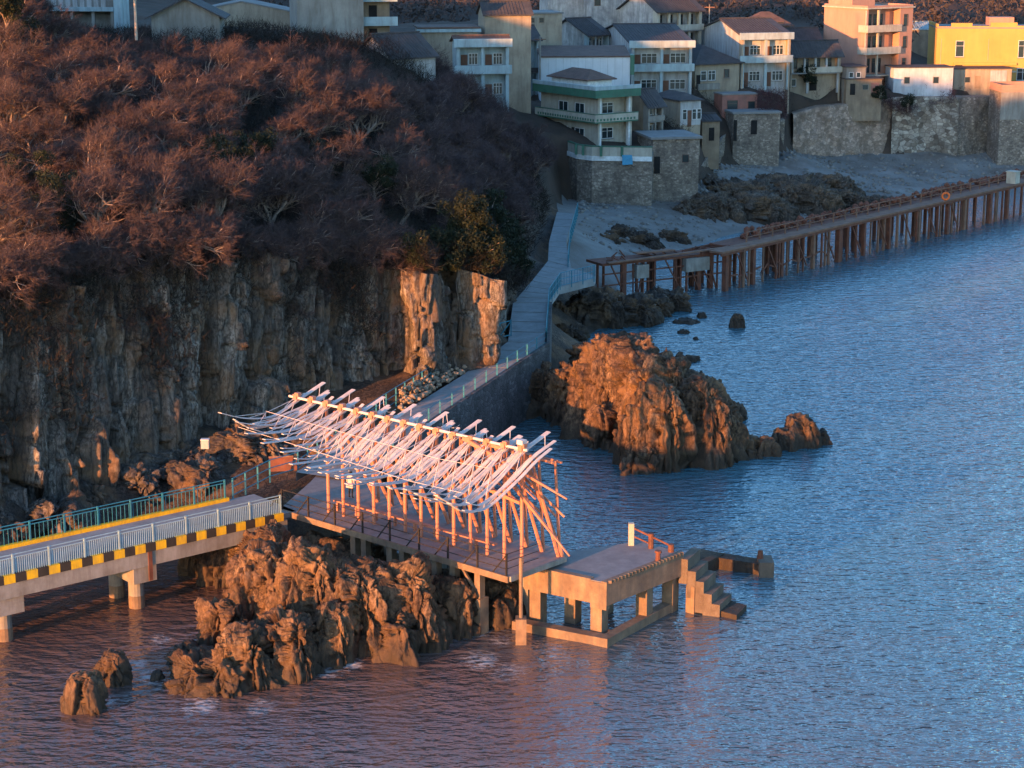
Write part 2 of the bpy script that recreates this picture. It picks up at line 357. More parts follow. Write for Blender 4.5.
def rbf(pts):
    A = np.array(pts); n = len(A)
    d = np.hypot(A[:, None, 0] - A[None, :, 0], A[:, None, 1] - A[None, :, 1])
    K = np.zeros((n + 1, n + 1)); K[:n, :n] = -d - np.eye(n) * .15; K[:n, n] = 1; K[n, :n] = 1
    wts = np.linalg.lstsq(K, np.append(A[:, 2], 0), rcond=None)[0]
    def f(x, y):
        out = np.full(len(x), wts[n])
        for i in range(n): out -= wts[i] * np.hypot(x - A[i, 0], y - A[i, 1])
        return out
    return f
fU, fL = rbf(UP), rbf(LOW)
def signed(x, y, poly):
    ins = np.zeros(len(x), bool); dm = np.full(len(x), 1e9); n = len(poly)
    for i in range(n):
        (ax, ay), (bx, by) = poly[i], poly[(i + 1) % n]
        if ay != by:
            c = ((ay > y) != (by > y)) & (x < (bx - ax) * (y - ay) / (by - ay) + ax); ins ^= c
        vx, vy = bx - ax, by - ay; t = np.clip(((x - ax) * vx + (y - ay) * vy) / (vx * vx + vy * vy + 1e-9), 0, 1)
        dm = np.minimum(dm, np.hypot(x - ax - t * vx, y - ay - t * vy))
    return np.where(ins, dm, -dm)
def ground(x, y):
    x = np.asarray(x, float); y = np.asarray(y, float)
    d = signed(x, y, UPOLY); t = sstep(0, 2.2, d)
    return fL(x, y) * (1 - t) + fU(x, y) * t, d
def gz(x, y): return float(ground([x], [y])[0][0])

def make_terrain():
    xs = np.concatenate([np.arange(-170, -60, 6), np.arange(-60, 95, .8), np.arange(95, 171, 6)])
    ys = np.concatenate([np.arange(86, 330, .8), np.arange(330, 621, 6)])
    X, Y = np.meshgrid(xs, ys); x, y = X.ravel(), Y.ravel()
    z, d = ground(x, y)
    p = np.stack([x * .25, y * .25, z * 0], 1)
    z = z + (fbm(p, 4) - .5) * np.where(d > 0, 1.2, .5)
    z[(y < 135) & (d > 0) & (x < -60)] += 0
    f = gridfaces(len(xs), len(ys)); v = np.stack([x, y, z], 1)
    fc = v[f].mean(1); dd = d[f].mean(1)
    up = dd > .0
    def sub(mask):
        ff = f[mask]; u, inv = np.unique(ff, return_inverse=True); return v[u], inv.reshape(ff.shape)
    o = link('hillside', npmesh('hillside', *sub(up)), M['earth'], smooth=True); tag(o, kind='structure')
    shore = (~up) & ((fc[:, 1] < 205) | ((fc[:, 1] < 252) & (fc[:, 0] < 5.5)))
    o = link('rocky_shore', npmesh('rocky_shore', *sub(shore)), M['darkrock'], smooth=True); tag(o, kind='structure')
    o = link('beach', npmesh('beach', *sub((~up) & ~shore)), M['pebble'], smooth=True); tag(o, kind='structure')
make_terrain()

def make_cliff():
    # cumulative arc along the toe, then a fine sheet pushed in and out in upright joints
    T = np.array(toes); B = np.array(tops)
    seg = np.hypot(*(np.diff(T[:, :2], axis=0).T)); s = np.append(0, np.cumsum(seg)); n = int(s[-1] / .16); m = 100
    si = np.linspace(0, s[-1], n)
    Ti = np.stack([np.interp(si, s, T[:, k]) for k in range(3)], 1); Bi = np.stack([np.interp(si, s, B[:, k]) for k in range(3)], 1)
    Bi[:, 2] += (fbm(np.stack([si * .22, si * 0, si * 0 + 2], 1), 3) - .5) * 3.0 - .2
    tan = np.gradient(Ti[:, :2], axis=0); k = np.ones(9) / 9
    tan = np.stack([np.convolve(np.pad(tan[:, i], 4, mode='edge'), k, mode='valid') for i in (0, 1)], 1)
    nr = np.stack([tan[:, 1], -tan[:, 0]], 1); nr /= np.linalg.norm(nr, axis=1)[:, None]
    rows = []
    S = si
    for j in range(m + 4):
        t = min(1, j / (m - 1)); base = Ti * (1 - t) + Bi * t
        if j == 0: base = base - [0, 0, 3]
        z = base[:, 2]
        q = np.stack([S / 1.9, np.full(n, 0.), z / 8.0], 1)
        wq = q + (np.stack([fbm(np.stack([S * .5, z * .25, S * 0], 1), 3), S * 0, fbm(np.stack([S * .3, z * .5, S * 0 + 9], 1), 3)], 1) - .5) * [.35, 0, .5]
        f1, f2, c = worley(wq)
        q2 = wq * [2.9, 1, 2.6] + 31.7; g1, g2, c2 = worley(q2)
        big = (fbm(np.stack([S / 7, z / 14, S * 0 + 3], 1), 3) - .5) * 1.6
        fine = (fbm(np.stack([S * 1.3, z * .9, S * 0], 1), 4) - .5) * .30
        d = big + (c - .5) * 1.35 + (c2 - .5) * .62 + fine - .5 * np.exp(-((f2 - f1) / .05) ** 2) - .2 * np.exp(-((g2 - g1) / .06) ** 2)
        calm = np.clip((S - (s[-1] - 32)) / 6, 0, 1) * .6
        d = d * (1 - calm)
        b = base.copy(); b[:, :2] += nr * d[:, None]
        if j >= m:                                  # the lip running back into the hill
            e = (j - m + 1); b[:, :2] -= nr * (e * .45 + .2); b[:, 2] -= e * .45
        rows.append(b)
    v = np.concatenate(rows); o = link('cliff', npmesh('cliff', v, gridfaces(n, m + 4)), M['cliff']); tag(o, kind='structure')
make_cliff()

def make_water():
    xs = np.concatenate([[-900, -400, -160], np.arange(-70, 110, .42), [160, 400, 900]])
    ys = np.concatenate([[-200, 30, 70], np.arange(84, 265, .42), [300, 500, 900]])
    X, Y = np.meshgrid(xs, ys); x, y = X.ravel(), Y.ravel()
    z = (fbm(np.stack([x * .28 + y * .10, y * .62 - x * .18, x * 0], 1), 3) - .5) * .10 + (fbm(np.stack([x * .07, y * .13, x * 0 + 5], 1), 2) - .5) * .05
    v = np.stack([x, y, z - .02], 1)
    me = npmesh('sea', v, gridfaces(len(xs), len(ys)))
    fo = np.zeros(len(x))
    for u, vv, r, a in [(180, 690, 1.6, .8), (150, 676, 1.5, .9), (160, 640, 1.6, .8), (200, 705, 1.8, .9), (260, 706, 1.8, .8), (330, 672, 1.3, .9), (350, 664, 1.2, 1), (400, 655, 1.2, .8), (445, 640, 1.4, .9),
                       (475, 632, 1.3, 1), (500, 640, 1.6, .8), (480, 660, 2.0, .9), (440, 675, 2.2, .6), (510, 672, 2.5, .75), (135, 665, 1.3, .9), (110, 700, 1.2, .8), (345, 690, 1.5, .5), (590, 660, 2.2, .45), (620, 640, 1.5, .4),
                       (130, 640, 1.0, .6), (700, 585, 1.2, .5), (745, 585, 1.0, .6), (620, 478, 1.2, .5), (690, 470, 1.2, .4), (800, 455, 1.2, .4), (60, 700, 1.0, .4), (300, 695, 1.5, .6)]:
        c = P(u, vv, 0); fo = np.maximum(fo, a * np.exp(-((x - c.x) ** 2 + (y - c.y) ** 2 * .6) / r ** 2))
    at = me.attributes.new("foam", 'FLOAT', 'POINT'); at.data.foreach_set("value", fo.astype(np.float32))
    q = NT("muddy_sea")
    v1 = q.pos((.75, 1.5, 1)); v2 = q.pos((1.7, 3.0, 1))
    a = q.n("ShaderNodeAttribute"); a.attribute_name = "foam"
    fn = q.noise(q.pos((1.2, 2.2, 1)), 1.5, 8, .8)
    ridge = q.math('SUBTRACT', 1.0, q.math('ABSOLUTE', q.math('SUBTRACT', q.math('MULTIPLY', q.noise(q.pos((1, 1.7, 1)), .9, 7, .62), 4.0), 2.0)))
    th = q.math('MULTIPLY', q.math('ADD', q.math('MULTIPLY', ridge, .75), q.math('MULTIPLY', fn, .35)), a.outputs["Fac"])
    ff = q.ramp(th, [(.52, (0, 0, 0)), (.85, (.75,) * 3)])
    big = q.noise(q.pos((.05, .10, 1)), 1.0, 3)
    body = q.mix(q.ramp(big, [(.4, (0, 0, 0)), (.65, (1, 1, 1))]), (.115, .070, .056), (.095, .064, .058))
    g = q.n("ShaderNodeNewGeometry"); sp = q.n("ShaderNodeSeparateXYZ"); q.l(g.outputs["Position"], sp.inputs[0])      # muddy brown near the outcrop; offshore the sky's blue reflection is painted in
    off = q.math('ADD', q.math('ADD', sp.outputs[0], q.math('MULTIPLY', q.math('SUBTRACT', sp.outputs[1], 105), .45)), q.math('MULTIPLY', q.math('SUBTRACT', q.noise(q.pos((.05, .09, 1)), 1.0, 5, .65), .5), 30))
    body = q.mix(q.ramp(q.math('DIVIDE', q.math('ADD', off, 6), 34), [(0, (0, 0, 0)), (1, (1, 1, 1))]), body, (.045, .120, .150))
    c = q.mix(ff, body, (.55, .52, .52)); q.l(c, q.b.inputs["Base Color"])
    q.l(q.ramp(ff, [(0, (.09,) * 3), (1, (.8,) * 3)]), q.b.inputs["Roughness"]); q.b.inputs["IOR"].default_value = 1.5; q.b.inputs["Specular IOR Level"].default_value = .9
    h = q.math('ADD', q.math('MULTIPLY', q.noise(v1, 1.0, 2.5, .55), 1.0), q.math('MULTIPLY', q.noise(v2, 1.2, 2, .5), .3))
    q.bump(h, 1.0, .28)
    o = link('sea', me, q.m, smooth=True); tag(o, kind='structure')
make_water()

# ------------------------------------------------------------------ rocks
_ico = {}
def ico(k):
    if k not in _ico:
        bm = bmesh.new(); bmesh.ops.create_icosphere(bm, subdivisions=k, radius=1)
        bm.verts.ensure_lookup_table()
        _ico[k] = (np.array([v.co[:] for v in bm.verts]), np.array([[v.index for v in f.verts] for f in bm.faces])); bm.free()
    return _ico[k]
def lump(c, r, k=6, amp=1.0, cell=1.25, zstretch=.22, rot=0.0, blocky=.52, lean=(0, 0)):
    d, f = ico(k)
    e = np.sign(d) * np.abs(d) ** blocky
    p = e * np.array(r)
    ca, sa = math.cos(rot), math.sin(rot)
    p = np.stack([p[:, 0] * ca - p[:, 1] * sa, p[:, 0] * sa + p[:, 1] * ca, p[:, 2]], 1)
    up = np.clip(p[:, 2] / r[2], -1, 1); sh = 1 - .28 * np.clip(up, 0, 1) ** 1.5
    p[:, :2] *= sh[:, None]; p[:, 0] += lean[0] * np.clip(up, 0, 1); p[:, 1] += lean[1] * np.clip(up, 0, 1)
    wp = p + np.array(c)
    nn = np.stack([d[:, 0] * ca - d[:, 1] * sa, d[:, 0] * sa + d[:, 1] * ca, d[:, 2]], 1)
    s = min(r); a = amp * min(1.0, s / 2.2)
    q = wp * [1 / cell, 1 / cell, zstretch / cell]
    q = q + (np.stack([fbm(wp * .6, 3), fbm(wp * .6 + 9, 3), fbm(wp * .6 + 23, 3)], 1) - .5) * .22
    cr, sr = math.cos(.5), math.sin(.5); q = np.stack([q[:, 0] * cr - q[:, 1] * sr, q[:, 0] * sr + q[:, 1] * cr, q[:, 2] + q[:, 0] * .12], 1)
    f1, f2, c1 = worley(q); g1, g2, c2 = worley(q * 2.3 + 5.5); h1, h2, c3 = worley(q * 4.7 + 11)
    dis = (c1 - .5) * .95 + (c2 - .5) * .42 + (c3 - .5) * .2 - .5 * np.exp(-((f2 - f1) / .04) ** 2) - .22 * np.exp(-((g2 - g1) / .05) ** 2) + (fbm(wp * .35, 3) - .5) * 1.1 + (fbm(wp * [2.6, 2.6, 1.6], 4) - .5) * .34
    return wp + nn * (dis * a)[:, None] * [1, 1, .55], f
def PB(u, v, wpx, hpx, ratio=.9, zb=0., **kw):
    """a boulder whose waterline front is at (u, v), wpx wide and hpx high in the photograph"""
    p = P(u, v, zb); s = pxm(p); rx = wpx / 2 / s; ry = rx * ratio; h = hpx / s / .97
    h = h - ry * .22
    top = zb + max(h, .25)
    return lump((p.x, p.y + ry * .8, zb - .6 + (top - zb + .6) * .06), (rx * .93, ry, (top - zb + .6) * .86), **kw)
def rocks(name, lumps, mat, label=None, cat='rock', group=None, kind=None):
    V, Fc, b = [], [], 0
    for v, f in lumps: V.append(v); Fc.append(f + b); b += len(v)
    o = link(name, npmesh(name, np.concatenate(V), np.concatenate(Fc)), mat); return tag(o, label, cat if label else None, group, kind)
L = PB
wmat_shelf = rockmat('shelf_rock', (.09, .06, .045), (.16, .11, .08), (.23, .165, .12), zs=.5)
rocks('rock_outcrop', [L(262, 646, 80, 108, 1.0), L(308, 655, 82, 118, .9), L(205, 694, 92, 40), L(240, 690, 80, 62), L(286, 682, 84, 70), L(330, 668, 60, 70), L(352, 655, 84, 100), L(400, 650, 92, 92, .8), L(385, 657, 76, 55),
      L(448, 636, 64, 66), L(492, 624, 66, 52), L(232, 585, 66, 58), L(203, 578, 46, 40), L(330, 600, 150, 54, .7), L(410, 592, 130, 34, .7), L(470, 596, 90, 22, .8), L(262, 600, 70, 78), L(225, 655, 70, 60), L(430, 640, 40, 40), L(470, 624, 80, 56, .7), L(512, 617, 50, 48, .8), L(440, 612, 90, 42, .7), L(495, 600, 60, 36, .8)],
      M['rock'], 'large jagged brown rock outcrop under the front edge of the viewing deck')
rocks('boulder', [L(83, 713, 44, 42)], M['rock'], 'craggy lit boulder in the brown water, leftmost rock at the bottom')
rocks('boulder', [L(110, 686, 40, 38)], M['rock'], 'dark pointed boulder in the brown water, left of the big outcrop')
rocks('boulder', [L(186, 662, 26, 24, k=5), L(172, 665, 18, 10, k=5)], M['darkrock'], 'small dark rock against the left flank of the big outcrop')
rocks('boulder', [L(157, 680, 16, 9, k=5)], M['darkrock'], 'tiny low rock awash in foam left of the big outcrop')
rocks('rock_stack', [L(622, 442, 118, 116, .8), L(575, 425, 76, 66), L(536, 417, 62, 54), L(516, 412, 40, 40), L(655, 472, 72, 98, .8), L(697, 464, 84, 92), L(642, 474, 46, 38), L(660, 456, 96, 108, .8), L(690, 450, 70, 82), L(612, 448, 56, 52), L(724, 432, 36, 36), L(600, 405, 70, 66), L(735, 420, 26, 18)],
      M['rock'], 'huge sunlit rock standing in the water beside the coastal path')
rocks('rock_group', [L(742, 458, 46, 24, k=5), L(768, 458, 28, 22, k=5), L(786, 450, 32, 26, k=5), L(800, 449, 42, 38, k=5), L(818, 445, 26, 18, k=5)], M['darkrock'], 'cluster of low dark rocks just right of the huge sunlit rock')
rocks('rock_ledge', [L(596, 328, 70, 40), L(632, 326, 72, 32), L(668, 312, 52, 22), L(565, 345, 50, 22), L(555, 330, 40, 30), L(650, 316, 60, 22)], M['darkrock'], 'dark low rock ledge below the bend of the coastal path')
for u, v, ww, hh, lb in [(739, 328, 17, 17, 'squat orange lit rock standing alone in open blue water'), (701, 318, 11, 7, 'tiny rock nub at the tip of the dark ledge'), (687, 324, 30, 6, 'flat rock awash near the tip of the dark ledge'),
                         (683, 334, 16, 5, 'thin flat rock barely above water between ledge and huge rock'), (696, 340, 9, 4, 'tiniest rock awash, nearest the huge sunlit rock'), (690, 362, 26, 9, 'low dark rock behind the crest of the huge sunlit rock')]:
    rocks('boulder', [L(u, v, ww, hh, k=5)], M['rock'] if hh > 10 else M['darkrock'], lb)
rocks('rock_shelf', [L(715, 226, 69, 35, zb=.2), L(760, 224, 80, 35, zb=.2), L(805, 214, 80, 35, zb=.2), L(845, 208, 57, 21, zb=.2), L(880, 206, 46, 12, zb=.1), L(745, 208, 103, 32, zb=1), L(700, 222, 57, 27, zb=.8), L(790, 200, 103, 29, zb=1), L(830, 196, 69, 24, zb=.8), L(660, 190, 69, 18, zb=2.6), L(690, 186, 80, 18, zb=3)], wmat_shelf, 'long brown rock shelf between the pebble beach and the old jetty')
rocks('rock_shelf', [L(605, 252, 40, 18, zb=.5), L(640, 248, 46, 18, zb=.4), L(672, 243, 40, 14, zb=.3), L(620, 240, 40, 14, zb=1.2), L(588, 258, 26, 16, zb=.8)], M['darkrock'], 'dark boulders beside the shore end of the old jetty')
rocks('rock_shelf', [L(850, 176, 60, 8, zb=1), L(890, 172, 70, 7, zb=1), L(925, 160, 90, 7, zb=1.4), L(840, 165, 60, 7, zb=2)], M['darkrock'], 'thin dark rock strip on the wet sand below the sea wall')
rocks('rock_apron', [L(-20, 560, 100, 60, zb=.2, zstretch=.55, cell=1.7), L(35, 548, 90, 56, zb=.2, zstretch=.55, cell=1.7), L(85, 528, 70, 48, zb=.5, zstretch=.55, cell=1.7), L(125, 520, 90, 62, zb=.5, zstretch=.55, cell=1.7), L(60, 505, 120, 44, zb=1.5, zstretch=.55, cell=1.7), L(190, 512, 90, 58, zb=.6, zstretch=.55, cell=1.7), L(235, 494, 80, 48, zb=1, zstretch=.55, cell=1.7), L(285, 482, 80, 38, zb=1.6, zstretch=.55, cell=1.7), L(160, 480, 120, 42, zb=2.2, zstretch=.55, cell=1.7), L(20, 490, 130, 46, zb=2, zstretch=.55, cell=1.7),
      L(320, 455, 90, 34, zb=3, zstretch=.55, cell=1.7), L(250, 460, 90, 36, zb=3, zstretch=.55, cell=1.7)], M['cliff_low'], 'broken rock shelf at the cliff foot behind the bridge', 'rock')

# ------------------------------------------------------------------ viewing deck under the pavilion (a = along its edge, b = towards the land)
DA = Vector((.7669, -.6417, 0)); DB = Vector((.6417, .7669, 0)); DO = Vector((-14, 116.5, 4.0)); DROT = math.atan2(DA.y, DA.x)
def deck_pt(a, b, z=0): return DO + DA * a + DB * b + Vector((0, 0, z))
deck = thing('viewing_deck', 'long narrow concrete viewing deck on short piers, carrying the slatted pavilion', 'deck', DO, DROT)
mb = MB(); mb.prism([(-.6, .35), (18.35, -.45), (18.55, 4.3), (18.3, 5.0), (1.5, 7.2), (-1.5, 10.2), (-6.0, 10.0), (-3.4, 5.7)], -.24, 0)
mb.build('slab', M['deck'], deck)
mb = MB(); mb.beam((-.55, .30, -.16), (18.4, -.48, -.16), .14, .36); mb.build('edge_beam', M['tanconc'], deck)
mb = MB(); mb.beam((18.48, -.42, -.13), (18.66, 4.3, -.13), .12, .3); mb.build('end_beam', M['concrete'], deck)
for u, z0 in ((352, -1.3), (363, -1.3), (390, -1.5), (403, -1.6), (418, -1.7), (437, -2.2), (456, -2.6), (482, -3.4)):
    p = P(u, 515 + (u - 300) * .27, 4); a = (p - DO).dot(DA); mb = MB()
    mb.box(a - .2, a + .2, .15 - a * .042 + .35, .6 - a * .042 + .35, z0 - 1.4, -.245)
    if u == 482: mb.box(a - .34, a + .34, .0 - a * .042 + .35, .75 - a * .042 + .35, z0 - 1.4, z0 + 1.5); mb.beam((a - 1.1, .5 - a * .042, -.35), (a - .1, .5 - a * .042, -1.5), .14, .14)
    mb.build('pier', M['tanconc'], deck)
mb = MB()
for a in np.arange(1, 18, 2.2): mb.box(a - .2, a + .2, 3.4, 3.8, -4.8, -.245)
mb.build('rear_support', M['concrete'], deck)
rl = MB()
posts = [-.45, 1.95, 4.3, 6.7, 9.0, 11.4, 13.7, 16.0, 18.2]
fb = lambda a: .35 - a * .042
for a in posts:
    pm = MB(); pm.box(a - .045, a + .045, fb(a) - .045, fb(a) + .045, 0, 1.3); pm.beam((a - 1.0, fb(a), .02), (a, fb(a), 1.2), .06, .06); pm.build('railing_post', M['darksteel'], deck)
for z in (.4, .82, 1.25): rl.tube((posts[0], fb(posts[0]), z), (18.2, fb(18.2), z), .03, n=5); rl.tube((18.2, fb(18.2), z), (18.35, 2.2, z), .022, n=5)
rl.build('railing_wire', M['darksteel'], deck)

# ------------------------------------------------------------------ the slatted pavilion
pav = thing('slatted_pavilion', 'open pavilion of curved pale slatted ribs fanned over rows of salmon posts', 'pavilion', DO, DROT)
ca = [2.2 + 1.276 * i for i in range(13)]
RZ = lambda a: 6.78 - .022 * a + (.28 * max(0, (a - 13.5) / 4) if a > 13.5 else 0)      # ridge height over the deck
for i, a in enumerate(ca):
    mb = MB(); b0 = 1.75; mb.tube((a, b0, 0), (a, b0, RZ(a) - .05 + (.35 if i == 12 else 0)), .105, .10, 8)
    mb.build('column', M['peach'], pav, smooth=False)
for i in range(13):
    a = 2.95 + 1.276 * i; b0 = 5.6 - .075 * a
    mb = MB(); mb.tube((a, b0, 0), (a - .25, b0 - .15, 5.6), .10, .09, 7); mb.build('rear_column', M['peach'], pav)
    mb = MB(); mb.tube((a + .02, b0 - .16, .02), (a - .35, 2.0, 6.35), .12, .085, 7); mb.build('raking_strut', M['peach'], pav)
    if i % 2 == 0 or i > 8:
        mb = MB(); mb.tube((a - .1, b0 - .25, 2.4), (a - 1.5, 1.9, 5.2), .07, .06, 6); mb.build('cross_brace', M['peach'], pav)
mb = MB(); mb.tube((-1.0, 1.75, RZ(-1)), (17.9, 1.75, RZ(17.5)), .08, n=8); mb.build('ridge_beam', M['canopy'], pav)
mb = MB(); mb.tube((1.6, 5.3, 5.55), (18.4, 4.2, 5.55), .08, n=6); mb.build('rear_purlin', M['peach'], pav)
mb = MB(); mb.beam((2.0, 2.5, .55), (15.2, 2.2, .55), .28, .1); [mb.box(a - .06, a + .06, 2.25, 2.45, 0, .5) for a in np.arange(2.4, 15.2, 1.6)]; mb.build('bench_rail', M['peach'], pav)
mb = MB()
for a in (17.5,): mb.box(a - .2, a + .2, 1.55, 1.95, RZ(17.5) + .3, RZ(17.5) + .55)
mb.build('column_cap', M['canopy'], pav)
def interp(pts, x):
    xs, ys = zip(*pts); 
    # smooth through the points
    n = len(xs); m = [0] * n
    for i in range(n): 
        l = max(0, i - 1); r = min(n - 1, i + 1); m[i] = (ys[r] - ys[l]) / (xs[r] - xs[l])
    for i in range(n - 1):
        if xs[i] <= x <= xs[i + 1] or i == n - 2:
            h = xs[i + 1] - xs[i]; t = (x - xs[i]) / h
            return (2*t**3 - 3*t*t + 1) * ys[i] + (t**3 - 2*t*t + t) * h * m[i] + (-2*t**3 + 3*t*t) * ys[i + 1] + (t**3 - t*t) * h * m[i + 1]
def board(mb, rail, fn, b0, b1, a0, a1, th=.05, n=18, slats=True):
    bs = [b0 + (b1 - b0) * k / n for k in range(n + 1)]
    w0 = a1 - a0; nsl = 3
    for s in range(nsl):
        x0 = a0 + w0 * (s + .1) / nsl; x1 = a0 + w0 * (s + .9) / nsl
        vs = []
        for b in bs:
            z = fn(b); vs += [(x0, b, z), (x1, b, z), (x1, b, z - th), (x0, b, z - th)]
        fs = []
        for k in range(n):
            o = 4 * k
            for e in range(4): fs.append((o + e, o + (e + 1) % 4, o + 4 + (e + 1) % 4, o + 4 + e))
        fs += [(3, 2, 1, 0), (4 * n, 4 * n + 1, 4 * n + 2, 4 * n + 3)]
        mb.add(vs, fs)
    for x in (a0 - .02, a1 + .02): rail.path([(x, b, fn(b) - .03) for b in bs], .026, 4)
rng = random.Random(3)
NR = 15
for i in range(NR):
    a = 2.2 + 1.276 * (i - 2); f = i / (NR - 1); rz = RZ(a)
    tip = .30 - 1.75 * min(1, f / .36) + .45 * max(0, (f - .36) / .64); sag = max(.75 + 1.3 * f, -tip + .28); bm = -.4 - 2.3 * f
    bt = -4.3 + rng.uniform(-.35, .3) - 1.15 * f
    long_ = i % 2 == 0
    btop = 4.1 if long_ else 3.2
    top = .56 if long_ else .34
    c1 = [(bt, tip), ((bt + bm) / 2 - .2, tip * .35 - sag * .65), (bm, -sag), ((bm + 1.75) / 2, -.16 - (sag - .16) * .62), (1.75, -.16), (btop, top)]
    fn = lambda b, c=c1, rz=rz: rz + interp(c, b)
    rib = MB(); rail = MB(); board(rib, rail, fn, bt, btop, a - .125, a + .125)
    ro = rib.build('rib', M['canopy'], pav); rail.build('edge_rail', M['canopy'], ro)
    # the lower companion board, its shade painted in as bluish grey, shorter on the far side
    bt2 = bt + .2 + rng.uniform(0, .9); c2 = [(bt2, tip - .5 + .1 * rng.random()), (bt2 + 1.3, min(tip - .7, -sag - .2)), (bm + .4, -sag - .3), ((bm + 2) / 2, -.55 - (sag - .2) * .55), (1.75, -.55), (btop - .8, -.08)]
    fn2 = lambda b, c=c2, rz=rz: rz + interp(c, b)
    rib = MB(); rail = MB(); board(rib, rail, fn2, bt2, btop - .8, a + .36, a + .55)
    fn3 = lambda b, c=[(bt2 + 1.2, min(tip - .1, -sag * .8)), (min(bm, -1.2), -sag * .97), (0, -.3 - (sag - .3) * .5), (1.75, -.3), (btop - .4, .25)], rz=rz: rz + interp(c, b)
    rib3 = MB(); rail3 = MB(); board(rib3, rail3, fn3, bt2 + 1.2, btop - .4, a + .70, a + .86)
    fn4 = lambda b, c=[(bt2 + .5, min(tip - .3, -sag * .9)), (min(bm, -1.0), -sag - .12), (0, -.42 - (sag - .42) * .5), (1.75, -.42), (btop - 1.1, .0)], rz=rz: rz + interp(c, b)
    rib4 = MB(); rail4 = MB(); board(rib4, rail4, fn4, bt2 + .5, btop - 1.1, a + 1.0, a + 1.14)
    ro4 = rib4.build('short_rib', M['shade_slat'], pav); rail4.build('edge_rail', M['canopy'], ro4)
    ro3 = rib3.build('short_rib', M['canopy'], pav); rail3.build('edge_rail', M['canopy'], ro3)
    ro2 = rib.build('lower_rib', M['shade_slat'], pav); rail.build('edge_rail', M['canopy'], ro2)
    # struts, ties and the clamp on the ridge
    st = MB(); r = .022
    for x in (a - .18, a + .18):
        st.tube((x, 1.72, rz), (x, .9, fn(.9)), r, n=4); st.tube((x, 1.75, rz), (x, 2.6, fn(2.6)), r, n=4)
    j = (a + .05, -.9, rz - .42); st.tube((a, 1.7, rz - .02), j, r, n=4); st.tube(j, (a, -3.3, fn(-3.3)), r, n=4); st.tube(j, (a, -.9, fn(-.9)), r, n=4); st.tube(j, (a - .15, -2.0, fn(-2.0)), r, n=4)
    st.tube((a, 1.72, rz), (a + .6, .4, fn2(.4)), r, n=4); st.tube(j, (a + .6, -2.2, fn2(-2.2)), r, n=4)
    st.tube((a, 1.75, rz), (a, 1.75, fn(1.75)), .035, n=4)
    st.tube((a + .15, btop - .5, fn(btop - .5)), (a + .55, btop - 1.0, fn2(btop - 1.0)), .022, n=4)
    if i in (4, 8, 11):      # the wire arcs behind the ridge
        arc = [(a + .2 + 1.0 * t, btop - .25 - .3 * math.sin(math.pi * t), fn(btop - .3) - .65 * math.sin(math.pi * t * .75)) for t in [k / 8 for k in range(9)]]
        st.path(arc, .022, 4)
    st.build('strut', M['canopy'], ro)
    cl = MB(); cl.box(a - .17, a + .13, 1.57, 1.93, rz - .12, rz + .24); cl.box(a - .04, a + .26, 1.6, 1.9, rz + .12, rz + .34)
    cl.build('clamp', M['peach'], ro)
pl = MB()
for b, fz in ((-.9, -.42), (-3.1, -1.15)):
    pts = []
    for i in range(NR):
        a = 2.2 + 1.276 * (i - 2); f = i / (NR - 1); pts.append((a, b, RZ(a) + fz * (.75 + .5 * f)))
    pl.path(pts, .017, 5)
pl.build('purlin', M['canopy'], pav)
for p, q, w0, w1 in [((13.2, 1.75, RZ(13) + .1), (21.4, .9, 4.75), .22, .07), ((14.6, 1.7, RZ(14) - .1), (21.6, .9, 1.55), .24, .07), ((15.2, 1.6, 6.1), (19.6, .4, 4.5), .15, .05), ((14.8, 1.75, RZ(15)), (18.5, 3.4, 5.7), .18, .12),
                     ((16.9, 2.2, 6.9), (18.45, 4.25, 0), .24, .20), ((15.6, 2.6, 5.6), (18.6, 4.2, 2.4), .18, .1), ((15.2, 1.75, 3.9), (17.4, 1.75, 3.55), .18, .16), ((15.9, 3.2, 5.2), (17.5, 1.75, 4.6), .16, .16)]:
    mb = MB(); mb.beam(p, q, w0, w0 * 1.15, 0, w1, w1); mb.build('tapered_beam', M['peach'], pav)

# ------------------------------------------------------------------ concrete landing pier at the end of the deck
M['oldstep'] = wmat('dark_worn_concrete', (.17, .125, .095), (.10, .07, .052), 1.0, .9, .6, .7, .07)
c0 = P(524, 566, 3.5); c1 = P(607, 583, 3.5); c2 = P(683, 553, 3.5); c3 = P(640, 541, 3.5); c4 = P(566, 552, 3.5)
pier = thing('landing_pier', 'massive stained concrete landing stage on square columns with stairs into the sea', 'pier', (c1.x, c1.y, 0))
mb = MB(); mb.prism([c0[:2], c1[:2], c2[:2], c3[:2], c4[:2]], 3.2, 3.5); mb.build('slab', M['deck'], pier, True)
def wallbeam(a, b, z0, z1, th, mat, name, par, out=.0):
    d = (b - a); d.z = 0; d.normalize(); n = Vector((d.y, -d.x, 0)); m = MB()
    p = a + n * out; r = b + n * out
    m.prism([(p.x, p.y), (r.x, r.y), (r.x - n.x * th, r.y - n.y * th), (p.x - n.x * th, p.y - n.y * th)], z0, z1); return m.build(name, mat, par, True)
k1 = c0.lerp(c1, .81)
wallbeam(c0, k1, 2.15, 3.56, .4, M['tanconc'], 'fascia_beam', pier, .03); wallbeam(k1, c1, 1.9, 3.46, .4, M['tanconc'], 'fascia_beam', pier, .06)
wallbeam(c1 + Vector((-.06, -.02, 0)), c2, 2.15, 3.53, .4, M['tanconc'], 'fascia_beam', pier, .05)
mb = MB()
for t in np.arange(.03, 1, .045): 
    p = c1.lerp(c2, t); mb.box(p.x - .05, p.x + .12, p.y - .12, p.y + .05, 3.45, 3.62)
mb.build('kerb_edge', M['tanconc'], pier, True)
